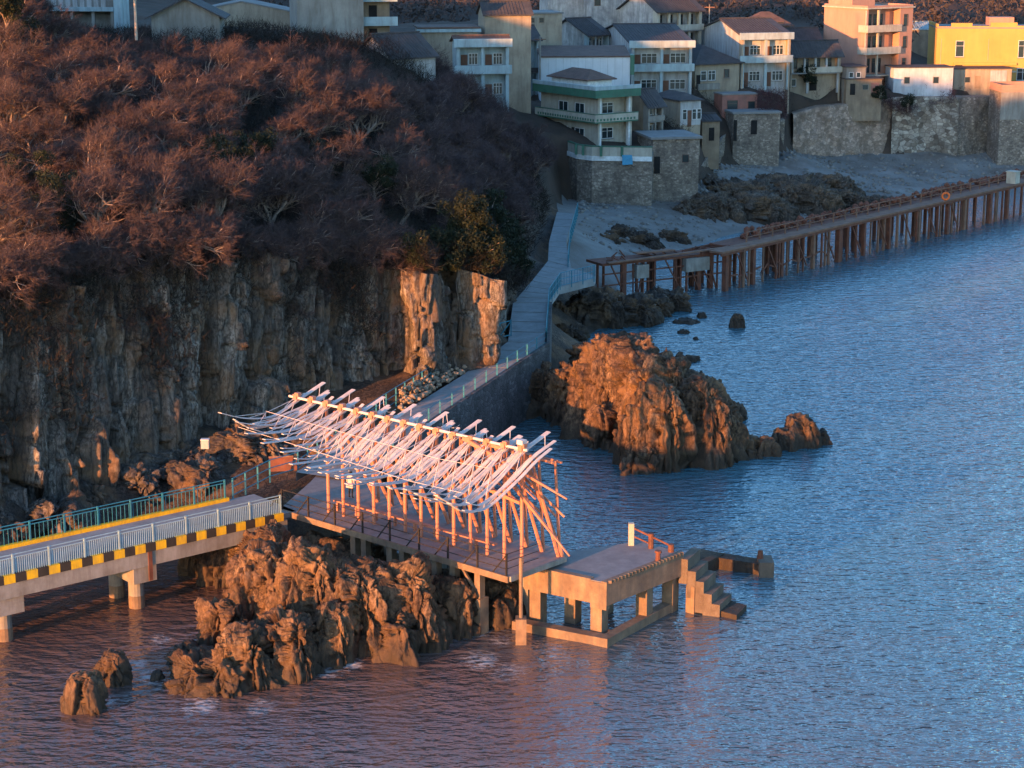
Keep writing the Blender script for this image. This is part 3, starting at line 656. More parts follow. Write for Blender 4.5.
def column(p, wd, z0, z1, par, mat=M['tanconc'], name='column', rot=DROT):
    m = MB(); m.box(-wd / 2, wd / 2, -wd / 2, wd / 2, z0, z1, 0, Matrix.Translation((p.x, p.y, 0)) @ Matrix.Rotation(rot, 4, 'Z')); return m.build(name, mat, par, True)
inn = lambda p, q, t, ins: (lambda d: p.lerp(q, t) - Vector((d.y, -d.x, 0)).normalized() * ins)(q - p)
pr = math.atan2((c1 - c0).y, (c1 - c0).x)
for p in (inn(c0, c1, .86, .5), inn(c0, c1, .12, .5), inn(c1, c2, .58, .5), inn(c1, c2, .95, .6), inn(c1, c2, .55, 3.2), inn(c1, c2, .2, 3.6)): column(p, .72, -1.5, 3.2, pier, rot=pr)
b0 = P(512, 622, .45); b1 = P(607, 640, .45); b2 = P(672, 604, .45)
wallbeam(b0, b1, -1.2, .5, .7, M['tanconc'], 'base_beam', pier); wallbeam(b1, b2, -1.2, .497, .6, M['tanconc'], 'base_beam', pier, .02)
# the light pipe and its footing
pp = P(521, 574, 4.0); mb = MB(); mb.tube((pp.x, pp.y - .15, .7), (pp.x, pp.y - .15, 5.0), .11, n=8); mb.build('standpipe', M['tanconc'], pier, True)
mb = MB(); mb.box(pp.x - .3, pp.x + .3, pp.y - .5, pp.y + .2, -.5, 1.5); mb.build('footing', M['tanconc'], pier, True)
# stair flight dropping into the water
sdir = Vector((.80, -.36, 0)).normalized(); sn = Vector((-sdir.y, sdir.x, 0)); s0 = c2.lerp(c1, .03)
mb = MB()
for i in range(5):
    z = 3.2 - i * .62; a = s0 + sdir * (i * .50 - .1); b = a + sdir * .54
    mb.prism([(a.x, a.y), (b.x, b.y), (b.x + sn.x * 2.2, b.y + sn.y * 2.2), (a.x + sn.x * 2.2, a.y + sn.y * 2.2)], max(-1.2, z - 1.5 - .2 * i), z - .06 * (i % 2))
mb.build('stair', M['oldstep'], pier, True)
column(s0 + sdir * .7 + sn * .3, .6, -1, 1.6, pier)
mb = MB(); a = s0 + sdir * 2.3 + sn * .2; b = s0 + sdir * 3.5 - sn * .1
mb.prism([a[:2], b[:2], (b + sn * 1.9)[:2], (a + sn * 1.9)[:2]], -.4, .30); mb.build('landing_slab', M['darkrock'], pier, True)
for u, v, h in ((658, 561, .5),):
    p = P(u, v, 3.5); mb = MB(); mb.tube((p.x, p.y, 3.5), (p.x, p.y, 3.5 + h), .16, .13, 8); mb.tube((p.x, p.y, 3.5 + h), (p.x, p.y, 3.62 + h), .2, n=8); mb.build('bollard', M['rust'], pier, True)
# white post with a rusty handrail
ps = P(631, 545, 3.5); pe = P(671, 555, 3.3); pm_ = ps.lerp(pe, .5)
rail = thing('stair_handrail', 'white post and rusty pipe handrail at the far corner of the landing stage', 'handrail', ps)
mb = MB(); mb.box(ps.x - .16, ps.x + .16, ps.y - .16, ps.y + .16, 3.5, 4.85); mb.build('post', M['trim_cream'], rail, True)
for p, h, r in ((pm_, 1.0, .16), (pe, .55, .18)):
    mb = MB(); mb.tube((p.x, p.y, 3.2), (p.x, p.y, 3.4 + h), r, n=8); mb.build('stub_post', M['rust'], rail, True)
mb = MB(); mb.tube((ps.x, ps.y, 4.6), (pe.x, pe.y, 3.85), .06, n=6); mb.tube((ps.x, ps.y, 4.1), (pm_.x, pm_.y, 3.75), .05, n=6); mb.build('rail', M['rust'], rail, True)
# ruined slab lying in the sea behind the stair
slab = thing('sunken_slab', 'dark broken concrete slab half sunk in the sea beyond the stair', 'concrete slab', P(715, 560, 0))
q0, q1, q2, q3 = P(690, 563, .75), P(713, 552, .75), P(765, 562, .7), P(764, 570, .7)
mb = MB(); mb.beam(q0 + Vector((0, 0, -.4)), q1 + Vector((0, 0, -.35)), 1.6, .8); mb.build('near_arm', M['darkrock'], slab, True)
mb = MB(); mb.beam(q1 + Vector((-.3, -.2, -.42)), q2 + Vector((0, 0, -.42)), 1.0, .8); mb.build('far_arm', M['darkrock'], slab, True)
mb = MB(); mb.box(q2.x - .45, q2.x + .45, q2.y - .9, q2.y + .6, -.6, .95); mb.build('end_block', M['oldstep'], slab, True)
mb = MB(); mb.tube((q2.x - .3, q2.y, .9), (q2.x - .3, q2.y, 1.45), .2, .15, 8); mb.build('bollard', M['rust'], slab, True)

# ------------------------------------------------------------------ bridge
BO = Vector((-13.8, 115.8, 4)); BT = Vector((-.766, -.643, 0)); BN = Vector((-.643, .766, 0)); BL = 42
br = thing('footbridge', 'concrete footbridge with yellow kerbs and blue railings on round piers', 'bridge', BO, math.atan2(BT.y, BT.x))
# local frame: x along the bridge away from the deck, y towards the sea side (negative = towards the land)
BW = 5.0
mb = MB(); mb.box(-1.0, BL, -BW, -.28, -.3, 0); mb.build('deck', M['path'], br)
mb = MB(); mb.box(-.2, BL, -.62, -.05, -1.2, -.303); mb.box(-.2, BL, -BW + .1, -BW + .7, -1.2, -.303); mb.build('girder', M['concrete'], br)
mb = MB(); x = 0.1; k = 0
while x < BL:
    mb.box(x, x + .68, -.28, .02, -.33, .16, k % 2); x += .68; k += 1
mb.build('striped_kerb', [M['yellow'], M['black']], br)
mb = MB(); mb.box(1.0, BL, -BW - .02, -BW + .3, -.33, .22); mb.build('yellow_kerb', M['yellow'], br)
for x in (9.6, 18.0, 26.4):
    cp = MB(); cp.box(x - .75, x + .75, -BW + .1, -.2, -2.2, -1.203); cp.build('pier_cap', M['concrete'], br)
    for y in (-1.35, -3.7):
        m = MB(); m.tube((x, y, -6), (x, y, -2.2), .46, n=16); o = m.build('pier', M['concrete'], br, smooth=False)
        m = MB(); m.tube((x, y, -5.2), (x, y, -3.25), .475, n=16); m.build('tide_stain', M['tanconc'], o)
m = MB(); m.box(9.2, 9.45, -.07, .0, -2.1, -.33); m.build('rust_streak', M['rust'], br)
def bridge_rail(name, y, x0, x1, step, bal, mat, h):
    t = MB(); [t.tube((x0, y, z), (x1, y, z), .035, n=5) for z in (h, h * .86, .12)]; o = t.build(name, mat, br)
    x = x0
    while x <= x1 + .01: p = MB(); p.box(x - .045, x + .045, y - .045, y + .045, 0, h + .04); p.build('rail_post', mat, o); x += step
    p = MB(); x = x0
    while x <= x1: p.box(x - .014, x + .014, y - .014, y + .014, .12, h * .86); x += bal
    p.build('baluster', mat, o)
bridge_rail('railing', -.16, .2, BL, 2.2, .13, M['paleblue'], 1.25)
bridge_rail('far_railing', -BW + .14, 1.2, BL, 2.2, .28, M['teal'], 1.35)

# ------------------------------------------------------------------ coastal path, retaining wall, rubble
secs = [((296, 474, 4.0), (352, 482, 4.0)), ((352, 440, 4.05), (393, 448, 4.05)), ((412, 408, 4.2), (440, 416, 4.2)), ((462, 377, 4.5), (497, 378, 4.6)), ((508, 343, 4.95), (546, 345, 5.0)),
        ((513, 304, 5.25), (549, 304, 5.2)), ((532, 282, 5.4), (560, 288, 5.3)), ((548, 262, 5.4), (571, 268, 5.35)), ((549, 243, 5.3), (566, 243, 5.3)), ((557, 213, 5.1), (574, 214, 5.1))]
LP = [P(*a) for a, b in secs]; RP = [P(*b) for a, b in secs]
mb = MB(); vs = []
for l, r in zip(LP, RP): vs += [l, r]
n = len(LP)
mb.add([Vector(q) + Vector((0, 0, .12)) for q in vs] + [Vector(q) - Vector((0, 0, .5)) for q in vs], [f for i in range(n - 1) for f in ((2*i, 2*i+1, 2*i+3, 2*i+2), (2*n+2*i+1, 2*i+1+0, 2*i+3, 2*n+2*i+3)[::-1], (2*n+2*i, 2*i, 2*i+2, 2*n+2*i+2))])
e = P(594, 280, 5.25); mb.prism([RP[6][:2], RP[7][:2], (e.x + .2, e.y + 1.5), e[:2]], 4.7, 5.39)
tag(mb.build('path', M['path']), kind='structure')
mb = MB(); js = []
for i in range(3, 9):
    for t in (0.25, .5, .75, 1):
        a, b = LP[i].lerp(LP[i + 1], t) if i < n - 1 else LP[i], RP[i].lerp(RP[i + 1], t) if i < n - 1 else RP[i]
        mb.beam(a + Vector((0, 0, .128)), b + Vector((0, 0, .128)), .12, .02)
tag(mb.build('path_joints', M['wall_grey']), kind='structure')
mb = MB()
for i in range(1, 5):
    a, b = RP[i], RP[i + 1]; d = (b - a); d.z = 0; d.normalize(); nn = Vector((d.y, -d.x, 0)) 
    q = [a + nn * .28, b + nn * .28, b - nn * .1, a - nn * .1]
    mb.prism([x[:2] for x in q], -1.0, [a.z + .2, b.z + .2, b.z + .2, a.z + .2] if True else 0)
wallo = mb.build('retaining_wall', stonemat('dark_wall_stone', (.12, .11, .112), (.075, .07, .072), (.05, .046, .046), 2.2))
tag(wallo, 'dark concrete retaining wall carrying the seaward edge of the sloping path', 'wall')
def railing(name, pts, label, mat, h=1.2, step=1.6, bal=None, rr=.035, grp=None):
    t = thing(name, label, 'railing', pts[0], 0, grp); tb = MB()
    for z in (h, h * .55, .12): tb.path([Vector(p) + Vector((0, 0, z)) for p in pts], rr, 5)
    tb.build('rail', mat, t, True); bm_ = MB()
    for i in range(len(pts) - 1):
        a, b = Vector(pts[i]), Vector(pts[i + 1]); ln = (b - a).length; k = max(1, round(ln / step))
        for j in range(k + (i == len(pts) - 2)):
            p = a.lerp(b, j / k); pm = MB(); pm.box(p.x - .05, p.x + .05, p.y - .05, p.y + .05, p.z - .3, p.z + h + .03); pm.build('post', mat, t, True)
        if bal:
            k = int(ln / bal)
            for j in range(k): p = a.lerp(b, (j + .5) / k); bm_.box(p.x - .017, p.x + .017, p.y - .017, p.y + .017, p.z + .1, p.z + h)
    if bal: bm_.build('baluster', mat, t, True)
    return t
up = Vector((0, 0, .12))
railing('path_railing', [P(233, 497, 4.0), P(270, 478, 4.0), P(298, 470, 4.0)] + [P(345, 436, 4.05), P(396, 403, 4.3), P(447, 372, 4.6), P(500, 338, 5.0)], 'teal railing on the landward side of the sloping path below the cliff', M['teal'], 1.2, 1.7)
railing('path_railing', [p + up for p in RP[1:5]], 'thin faded railing on the seaward side of the sloping path above the retaining wall', M['teal'], 1.0, 2.2, None, .018)
railing('path_railing', [RP[4] + up, RP[5] + up, RP[6] + up, e + Vector((0, 0, .12))], 'bright teal railing round the bend of the path above the dark rock ledge', M['teal'], 1.3, 1.9, .4)
railing('path_railing', [P(568, 268, 5.4), P(567, 243, 5.3) + Vector((.3, 0, 0)), P(576, 214, 5.1) + Vector((.2, 0, 0))], 'teal railing on the straight far stretch of path leading to the beach', M['teal'], 1.3, 2.5, .5)
g = thing('gate', 'small teal braced gate at the foot of the lit cliff beside the path', 'gate', P(500, 338, 5.0)); mb = MB(); a = P(499, 340, 5.0); b = P(511, 337, 5.0)
for p in (a, b): mb.box(p.x - .05, p.x + .05, p.y - .05, p.y + .05, p.z - .2, p.z + 1.5)
mb.build('post', M['teal'], g, True); mb = MB(); mb.beam(a + Vector((0, 0, 1.4)), b + Vector((0, 0, 1.4)), .07, .07); mb.beam(a + Vector((0, 0, .2)), b + Vector((0, 0, .2)), .07, .07); mb.beam(a + Vector((0, 0, .25)), b + Vector((0, 0, 1.35)), .06, .06); mb.build('leaf', M['teal'], g, True)
rng = random.Random(11)
mb = MB(); iv, ifc = ico(1)
for k in range(520):
    u = rng.uniform(400, 506); base = 410 - (u - 400) * .62
    v = base + rng.uniform(-20, 1)
    p = P(u, v, 4.4 + rng.uniform(0, .5) + max(0, (base - v)) * .02); r = rng.uniform(.08, .26)
    M3 = Matrix.Rotation(rng.uniform(0, 6), 3, 'Z')
    mb.add([p + M3 @ Vector((q[0] * r * rng.uniform(.7, 1.3), q[1] * r, q[2] * r * .8)) for q in iv], ifc.tolist())
tag(mb.build('rubble', M['rubble']), kind='stuff')

def stones():
    rg = np.random.default_rng(4); d, f = ico(1); V, Fc = [], []; n = 0
    x = rg.uniform(8, 80, 9000); y = rg.uniform(225, 312, 9000); z, dd = ground(x, y); ok = (dd < -.3) & (z > .15)
    for a, b, c in zip(x[ok], y[ok], z[ok]):
        r = .10 + .38 * rg.random() ** 4; V.append(d * r * rg.uniform(.7, 1.3, 3) * [1, 1, .7] + [a, b, c]); Fc.append(f + n); n += len(d)
    o = link('beach_stones', npmesh('beach_stones', np.concatenate(V), np.concatenate(Fc)), M['rubble_grey']); tag(o, kind='stuff')
M['rubble_grey'] = wmat("grey_brown_stones", (.25, .225, .205), (.12, .095, .08), .5, .9, .1, .4, .03)
stones()

# ------------------------------------------------------------------ old jetty
JA, JB = P(728, 251, 4.4), P(1022, 183, 4.4); JB = JA + (JB - JA) * 1.12
jd = (JB - JA).normalized(); jl = (JB - JA).length
jet = thing('old_jetty', 'long rust stained timber jetty on dense piles running out to the right', 'jetty', JA, math.atan2(jd.y, jd.x))
# local: x along, y towards the land; z = 0 at the walkway
mb = MB(); mb.box(-1, jl, 0, 1.7, -.2, 0); mb.build('walkway', M['rustwood'], jet)
mb = MB(); mb.box(-1, jl, .1, .3, -.5, -.203); mb.box(-1, jl, 2.6, 2.9, -.62, -.283); mb.box(-1, jl, 5.0, 5.25, -.7, -.3); mb.build('stringer', M['rust'], jet)
mb = MB(); mb.box(4, jl, 1.75, 5.2, -.5, -.25); mb.build('back_deck', M['rust'], jet)
rng = random.Random(5); k = 0; x = .4
while x < jl and k < 52:
    wdt = rng.uniform(.16, .26) if k % 4 else rng.uniform(.4, .62)
    mb = MB(); y = rng.uniform(.05, .35)
    mb.box(x - wdt / 2, x + wdt / 2, y, y + wdt, -6.2, -.3); mb.build('pile', M['rustwood'] if rng.random() < .5 else M['rust'], jet); k += 1
    x += rng.choice((.6, 1.0, 1.5, 2.1, 2.4))
x = .8; k = 0
while x < jl and k < 40:
    mb = MB(); y = rng.choice((2.6, 4.9)); wdt = rng.uniform(.2, .5); mb.box(x - wdt / 2, x + wdt / 2, y, y + .35, -6.2, -.3); mb.build('pile', M['rust'], jet); x += rng.uniform(1.3, 1.9); k += 1
mb = MB()
for j in range(14): x = 1 + j * 1.5; mb.beam((x, .2, -2.4 - rng.random()), (x + 1.4, .3, -2.3 - rng.random()), .12, .16)
for j in range(9): x = 2 + j * 6; mb.beam((x, .1, -.6), (x + 2.2, .15, -3.8), .12, .14)
mb.build('brace', M['rust'], jet)
x = 6
while x < jl: mb = MB(); mb.box(x - .06, x + .06, 1.55, 1.68, 0, 1.15); mb.build('rail_post', M['rustwood'], jet); x += 2.6
mb = MB(); mb.box(6, jl, 1.58, 1.65, 1.05, 1.14); mb.box(6, jl, 1.58, 1.65, .5, .57); mb.build('rail', M['rustwood'], jet)
mb = MB(); ic = ico(1)
for j in range(420):
    x = rng.uniform(9, jl); p = Vector((x, 4.3 + rng.uniform(-.7, .8), -.25 + rng.uniform(0, .75))); r = rng.uniform(.15, .42)
    mb.add([p + Vector(q) * r for q in ic[0]], ic[1].tolist())
o = mb.build('heaped_netting', M['rust'], jet); o["kind"] = "stuff"
hut = MB(); hp = jl / 1.12 - 1.6; hut.box(hp, hp + 1.3, .2, 1.5, .003, 1.5); hut.box(hp - .08, hp + 1.38, .1, 1.6, 1.5, 1.62); hut.build('shelter', M['trim_cream'], jet)
# lower rusty landing stage at the shore end
S0, S1 = P(604, 264, 3.9), P(735, 251, 3.9); sdv = (S1 - S0).normalized(); sl = (S1 - S0).length
st = thing('landing_stage', 'low rusty landing stage cluttered with girders at the shore end of the jetty', 'landing stage', S0, math.atan2(sdv.y, sdv.x))
mb = MB(); mb.box(0, sl, .3, 3.6, -.3, -.05); mb.build('platform', M['rust'], st)
mb = MB(); mb.beam((.5, .1, .02), (sl + 2, .3, .5), .5, .14); mb.beam((5, 1.9, .45), (10, 2.2, .35), .9, .12); mb.build('plank', M['rustwood'], st)
for j in range(22):
    x = .4 + j * sl / 21; mb = MB(); wd = rng.choice((.16, .2, .24, .5)); y = rng.choice((.35, 1.8, 3.2)); mb.box(x - wd / 2, x + wd / 2, y, y + wd, -5.6, -.303); mb.build('pile', M['rust'], st)
mb = MB()
for j in range(10): x = 1 + j * 1.35; mb.beam((x, .2, -.3), (x + rng.uniform(-1, 2.2), .3, -3.9), .13, .13)
for z in (-1.2, -2.4): mb.beam((0, .35, z), (sl, .4, z + .1), .12, .14)
mb.build('girder', M['rust'], st)
for x, ww, z0, z1 in ((4.0, 1.5, -1.9, -.5), (10.2, 3.0, -1.75, -.33)):
    mb = MB(); mb.box(x, x + ww, -.1, .9, z0, z1); mb.build('concrete_block', M['concrete'], st)
mb = MB()
for j in range(30): x = rng.uniform(0, sl); y = rng.uniform(.5, 3.3); a = rng.uniform(0, 6); l = rng.uniform(.5, 2.2); mb.beam((x, y, .02), (x + math.cos(a) * l, y + math.sin(a) * l * .5, rng.uniform(0, .6)), .12, .1)
mb.build('scrap_timber', M['rust'], st)
lb = thing('lifebuoy', 'orange lifebuoy ring hung on a post beside the long jetty walkway', 'lifebuoy', P(945, 202, 4.4)); p = P(945, 202, 4.4)
bm = bmesh.new()
vs = []; fs = []
for i in range(20):
    for j in range(8):
        A = i / 20 * 6.283; B = j / 8 * 6.283; r = .42 + .13 * math.cos(B); vs.append((p.x + r * math.cos(A), p.y - .25 + .13 * math.sin(B), p.z + .75 + r * math.sin(A)))
for i in range(20):
    for j in range(8): fs.append((i * 8 + j, ((i + 1) % 20) * 8 + j, ((i + 1) % 20) * 8 + (j + 1) % 8, i * 8 + (j + 1) % 8))
mb = MB(); mb.add(vs, fs); mb.build('ring', M['orange'], lb, True, True); mb = MB(); mb.box(p.x - .06, p.x + .06, p.y - .08, p.y + .04, p.z, p.z + 1.4); mb.build('post', M['rustwood'], lb, True); bm.free()

# ------------------------------------------------------------------ village
class House:
    # local frame: x along the front from the near corner, y into the house, z up; the left gable is x = 0
    def __init__(s, name, label, key, phi, ul=None, ur=None, vt=None, W=None, D=None, Hh=None, cat='house'):
        u, v, y = HOUSES[key]; p = PY(u, v, y); s.s = pxm(p); s.p = p
        c, sn = math.cos(R(phi)), math.sin(R(phi))
        s.W = W or (ur - u) / s.s / c; s.D = D or (u - ul) / s.s / abs(sn); s.H = Hh or (v - vt) / s.s / .975
        s.t = thing(name, label, cat, p, R(phi)); s.px = 1 / s.s / .975; s.r = 0
    def o(s, name, mb, mat, par=None): return mb.build(name, M[mat] if isinstance(mat, str) else mat, par or s.t)
    def walls(s, mat, rec=0, found=4, H=None, side=None):
        H = H or s.H; s.r = rec; m = MB(); m.box(0, s.W, rec, s.D, -found, H); w_ = s.o('wall', m, mat)
        if rec:
            m = MB(); m.box(0, .25, 0, rec - .003, -found, H); m.box(s.W - .25, s.W, 0, rec - .003, -found, H); s.o('side_wall', m, side or mat)
        return w_
    def gable(s, mat='roof_dark', rise=2.2, over=.4, along='x', wallmat=None, th=.16):
        m = MB(); H = s.H
        if along == 'x':          # ridge parallel to the front: gables on the left and right
            x0, x1, mid = -over, s.W + over, s.D / 2; k = rise / mid
            pr = [(-over, H - over * k), (mid, H + rise), (s.D + over, H - over * k)]
            vs = []
            for x in (x0, x1):
                for yy, zz in pr: vs += [(x, yy, zz), (x, yy, zz + th)]
            fs = [(1, 3, 9, 7), (3, 5, 11, 9), (0, 6, 8, 2), (2, 8, 10, 4), (0, 1, 7, 6), (4, 10, 11, 5), (0, 2, 3, 1), (2, 4, 5, 3), (6, 7, 9, 8), (8, 9, 11, 10)]
            m.add(vs, fs)
            for k_ in range(int(s.W / .45)):     # tile courses
                xx = x0 + .2 + k_ * .45
                if xx < x1 - .1: m.beam((xx, -over, H - over * k + th + .03), (xx, mid, H + rise + th + .03), .1, .07)
            m.beam((x0, mid, H + rise + th + .05), (x1, mid, H + rise + th + .05), .3, .16)
            g = MB()
            for x in (0, s.W): g.add([(x, 0, H), (x, mid, H + rise - .02), (x, s.D, H)], [(0, 1, 2)])
            g2 = MB(); g2.add([(0, .02, H - .01), (0, mid, H + rise - .03), (0, s.D - .02, H - .01), (s.W, .02, H - .01), (s.W, mid, H + rise - .03), (s.W, s.D - .02, H - .01)], [(0, 1, 2), (3, 5, 4), (0, 3, 4, 1), (1, 4, 5, 2)]); s.o('gable', g2, wallmat or 'wall_grey')
        else:
            y0, y1, mid = -over, s.D + over, s.W / 2; k = rise / mid; pr = [(-over, H - over * k), (mid, H + rise), (s.W + over, H - over * k)]
            vs = []
            for yy in (y0, y1):
                for x, zz in pr: vs += [(x, yy, zz), (x, yy, zz + th)]
            m.add(vs, [(1, 7, 9, 3), (3, 9, 11, 5), (0, 2, 8, 6), (2, 4, 10, 8), (0, 6, 7, 1), (4, 5, 11, 10), (0, 1, 3, 2), (2, 3, 5, 4), (6, 8, 9, 7), (8, 10, 11, 9)])
            g2 = MB(); g2.add([(.02, 0, H - .01), (mid, 0, H + rise - .03), (s.W - .02, 0, H - .01), (.02, s.D, H - .01), (mid, s.D, H + rise - .03), (s.W - .02, s.D, H - .01)], [(0, 2, 1), (3, 4, 5), (0, 1, 4, 3), (1, 2, 5, 4)]); s.o('gable', g2, wallmat or 'wall_grey')
        return s.o('roof', m, mat)
    def hip(s, mat='roof_dark', rise=2, over=.5, box=None):
        x0, x1, y0, y1, z = box or (0, s.W, 0, s.D, s.H); x0 -= over; x1 += over; y0 -= over; y1 += over; q = min(x1 - x0, y1 - y0) / 2
        if x1 - x0 > y1 - y0: r0, r1 = ((x0 + q, (y0 + y1) / 2), (x1 - q, (y0 + y1) / 2))
        else: r0, r1 = (((x0 + x1) / 2, y0 + q), ((x0 + x1) / 2, y1 - q))
        m = MB(); vs = [(x0, y0, z), (x1, y0, z), (x1, y1, z), (x0, y1, z), (*r0, z + rise), (*r1, z + rise), (x0, y0, z + .15), (x1, y0, z + .15), (x1, y1, z + .15), (x0, y1, z + .15)]
        f = [(3, 2, 1, 0), (0, 1, 7, 6), (1, 2, 8, 7), (2, 3, 9, 8), (3, 0, 6, 9)]
        f += [(6, 7, 5, 4), (7, 8, 5), (8, 9, 4, 5), (9, 6, 4)] if x1 - x0 > y1 - y0 else [(6, 7, 4), (7, 8, 5, 4), (8, 9, 5), (9, 6, 4, 5)]
        m.add(vs, f); return s.o('roof', m, mat)
    def flat(s, mat='roof_conc', over=.15, par=.0, parmat=None, th=.2):
        m = MB(); m.box(-over, s.W + over, -over, s.D + over, s.H + .002, s.H + th); o = s.o('roof', m, mat)
        if par:
            m = MB(); z0, z1 = s.H + th + .002, s.H + th + par; a = .18
            m.box(0, s.W, 0, a, z0, z1); m.box(0, s.W, s.D - a, s.D, z0, z1); m.box(0, a, a, s.D - a, z0, z1); m.box(s.W - a, s.W, a, s.D - a, z0, z1); s.o('parapet', m, parmat or mat, o)
        return o
    def _xf(s, face, a, z):
        return (lambda u, d, zz: (a + u, s.r - d, z + zz)) if face == 'F' else (lambda u, d, zz: (-d, a + u, z + zz))
    def win(s, face, a, z, ww, hh, mull=1, frame='frame_white', sill=True):
        f = s._xf(face, a, z)
        def bx(m, u0, u1, d0, d1, z0, z1):
            p, q = f(u0, d0, z0), f(u1, d1, z1); m.box(min(p[0], q[0]), max(p[0], q[0]), min(p[1], q[1]), max(p[1], q[1]), min(p[2], q[2]), max(p[2], q[2]))
        m = MB(); bx(m, 0, ww, -.1, .02, 0, hh); wo = s.o('window', m, 'glass')
        m = MB(); t = .07
        bx(m, -t, 0, -.02, .07, -t, hh + t); bx(m, ww, ww + t, -.02, .07, -t, hh + t); bx(m, 0, ww, -.02, .07, hh, hh + t); bx(m, 0, ww, -.02, .07, -t, 0)
        for k in range(mull): c = ww * (k + 1) / (mull + 1); bx(m, c - .035, c + .035, .0, .05, 0, hh)
        if hh > 1.2: bx(m, 0, ww, 0, .045, hh * .68, hh * .68 + .05)
        s.o('frame', m, frame, wo)
        if sill: m = MB(); bx(m, -.15, ww + .15, -.02, .16, -.17, -t - .003); s.o('sill', m, 'roof_conc', wo)
        return wo
    def door(s, face, a, ww=1.0, hh=2.1, mat='door_wood', z=0):
        f = s._xf(face, a, z); m = MB(); p, q = f(0, -.05, 0), f(ww, .04, hh); m.box(min(p[0], q[0]), max(p[0], q[0]), min(p[1], q[1]), max(p[1], q[1]), z, z + hh); return s.o('door', m, mat)
    def band(s, z, hh, mat, proj=.12, wrap=False, name='parapet', x0=None, x1=None):
        m = MB(); m.box((x0 if x0 is not None else -proj), (x1 if x1 is not None else s.W + proj), -proj, .12, z, z + hh)
        if wrap: m.box(-proj, .12, .123, s.D, z, z + hh)
        return s.o(name, m, mat)
    def floor(s, z, proj=.05, mat='roof_conc'):
        m = MB(); m.box(.01, s.W - .01, -proj + .01, s.r - .003, z - .18, z); return s.o('balcony_slab', m, mat)
    def pillars(s, xs, z0, z1, mat='tile_blue', wd=.4):
        for x in xs: m = MB(); m.box(x - wd / 2, x + wd / 2, .02, .02 + wd, z0, z1); s.o('pillar', m, mat)

# --- the mansion with green cornices
h = House('house', 'cream villa with green cornices above the tall stone base', 'green', 35, ul=542, ur=633, vt=98); fl = h.H / 2
h.walls('trim_cream', 1.3); 
for z in (0, fl):
    for y in (2.0, 5.6): h.win('L', y + 1.0, z + .9, 1.9, 1.15, 1, 'frame_white')
    h.win('F', 1.6, z + .9, 1.7, 1.3, 1)
h.door('L', 4.8, .9, 2.1, 'void')
h.pillars([.3, h.W - .3], -.3, h.H, 'white_paint', .5)
m = MB(); m.box(-1.0, h.W + .5, -.7, h.r - .01, fl - .15, fl + .02); m.box(-1.0, -.003, h.r - .007, h.D, fl - .15, fl + .02); h.o('balcony_slab', m, 'tile_green')
m = MB(); m.box(-1.0, h.W + .5, -.7, -.55, fl + .023, fl + .95); m.box(-1.0, -.85, -.547, h.D, fl + .023, fl + .95); o = h.o('balcony_wall', m, 'trim_cream')
m = MB(); m.box(-1.04, h.W + .54, -.74, -.51, fl + .953, fl + 1.05); m.box(-1.04, -.81, -.507, h.D, fl + .953, fl + 1.05); h.o('coping', m, 'tile_green', o)
m = MB(); [m.box(-1.04, -.99, y, y + .28, fl + .12, fl + .42) for y in np.arange(-.4, h.D - .4, .55)]; [m.box(x, x + .28, -.74, -.69, fl + .12, fl + .42) for x in np.arange(-.8, h.W, .55)]; h.o('tile_band', m, 'tile_green', o)
m = MB(); m.box(-1.1, h.W + .6, -.8, h.D + .3, h.H + .003, h.H + .25); ro = h.o('roof', m, 'roof_conc')
m = MB(); m.box(-1.2, h.W + .7, -.95, -.6, h.H - .15, h.H + .85); m.box(-1.2, -.85, -.597, h.D + .3, h.H - .15, h.H + .85); h.o('cornice', m, 'tile_green', ro)
m = MB(); m.box(-1.24, h.W + .74, -.99, -.7, h.H + .853, h.H + 1.35); m.box(-1.24, -.95, -.697, h.D + .3, h.H + .853, h.H + 1.35); h.o('parapet', m, 'tile_blue', ro)
m = MB(); m.box(1.0, h.W - .6, 3.6, h.D - 1, h.H + .253, h.H + 1.7); h.o('roof_room', m, 'white_paint', ro); h.hip('roof_brown', 1.3, .5, (1.0, h.W - .6, 3.6, h.D - 1, h.H + 1.7))
# terrace and stone base under it
tz = h.p.z
sb = thing('terrace', 'tall stone retaining base with a white and green terrace parapet under the cream villa', 'terrace', PY(612, 200, 253.5))
poly = [PY(568, 160, 258.5), PY(577, 160, 255), PY(592, 160, 253), PY(652, 160, 252.2), PY(655, 160, 262), PY(568, 160, 266)]
m = MB(); m.prism([q[:2] for q in poly], -1, tz - 1.15); m.build('wall', M['wall_stone'], sb, True)
def ring(pl, off, z0, z1, th, name, mat, cnt=3):
    m = MB()
    for i in range(cnt):
        a, b = Vector(pl[i]), Vector(pl[i + 1]); d = b - a; d.z = 0; d.normalize(); nn = Vector((d.y, -d.x, 0)); m.prism([(a + nn * off)[:2], (b + nn * off)[:2], (b + nn * (off - th))[:2], (a + nn * (off - th))[:2]], z0 + i * .001, z1 + i * .001)
    m.build(name, mat, sb, True)
ring(poly, .15, tz - 1.14, tz - .55, .4, 'cornice', M['white_paint']); ring(poly, .05, tz - .55, tz + .6, .25, 'parapet', M['trim_cream']); ring(poly, .1, tz + .61, tz + .75, .35, 'coping', M['tile_green'])
m = MB(); m.prism([q[:2] for q in poly], tz - 1.14, tz - .35); m.build('terrace_floor', M['roof_conc'], sb, True)
for uu in (576, 583, 601, 622, 651):
    q = PY(uu, 150, 254.6 if uu < 580 else (253.6 if uu < 590 else 252.6)); m = MB(); m.box(q.x - .17, q.x + .17, q.y - .25, q.y + .1, tz - .54, tz + .72); m.build('parapet_post', M['tile_green'], sb, True)
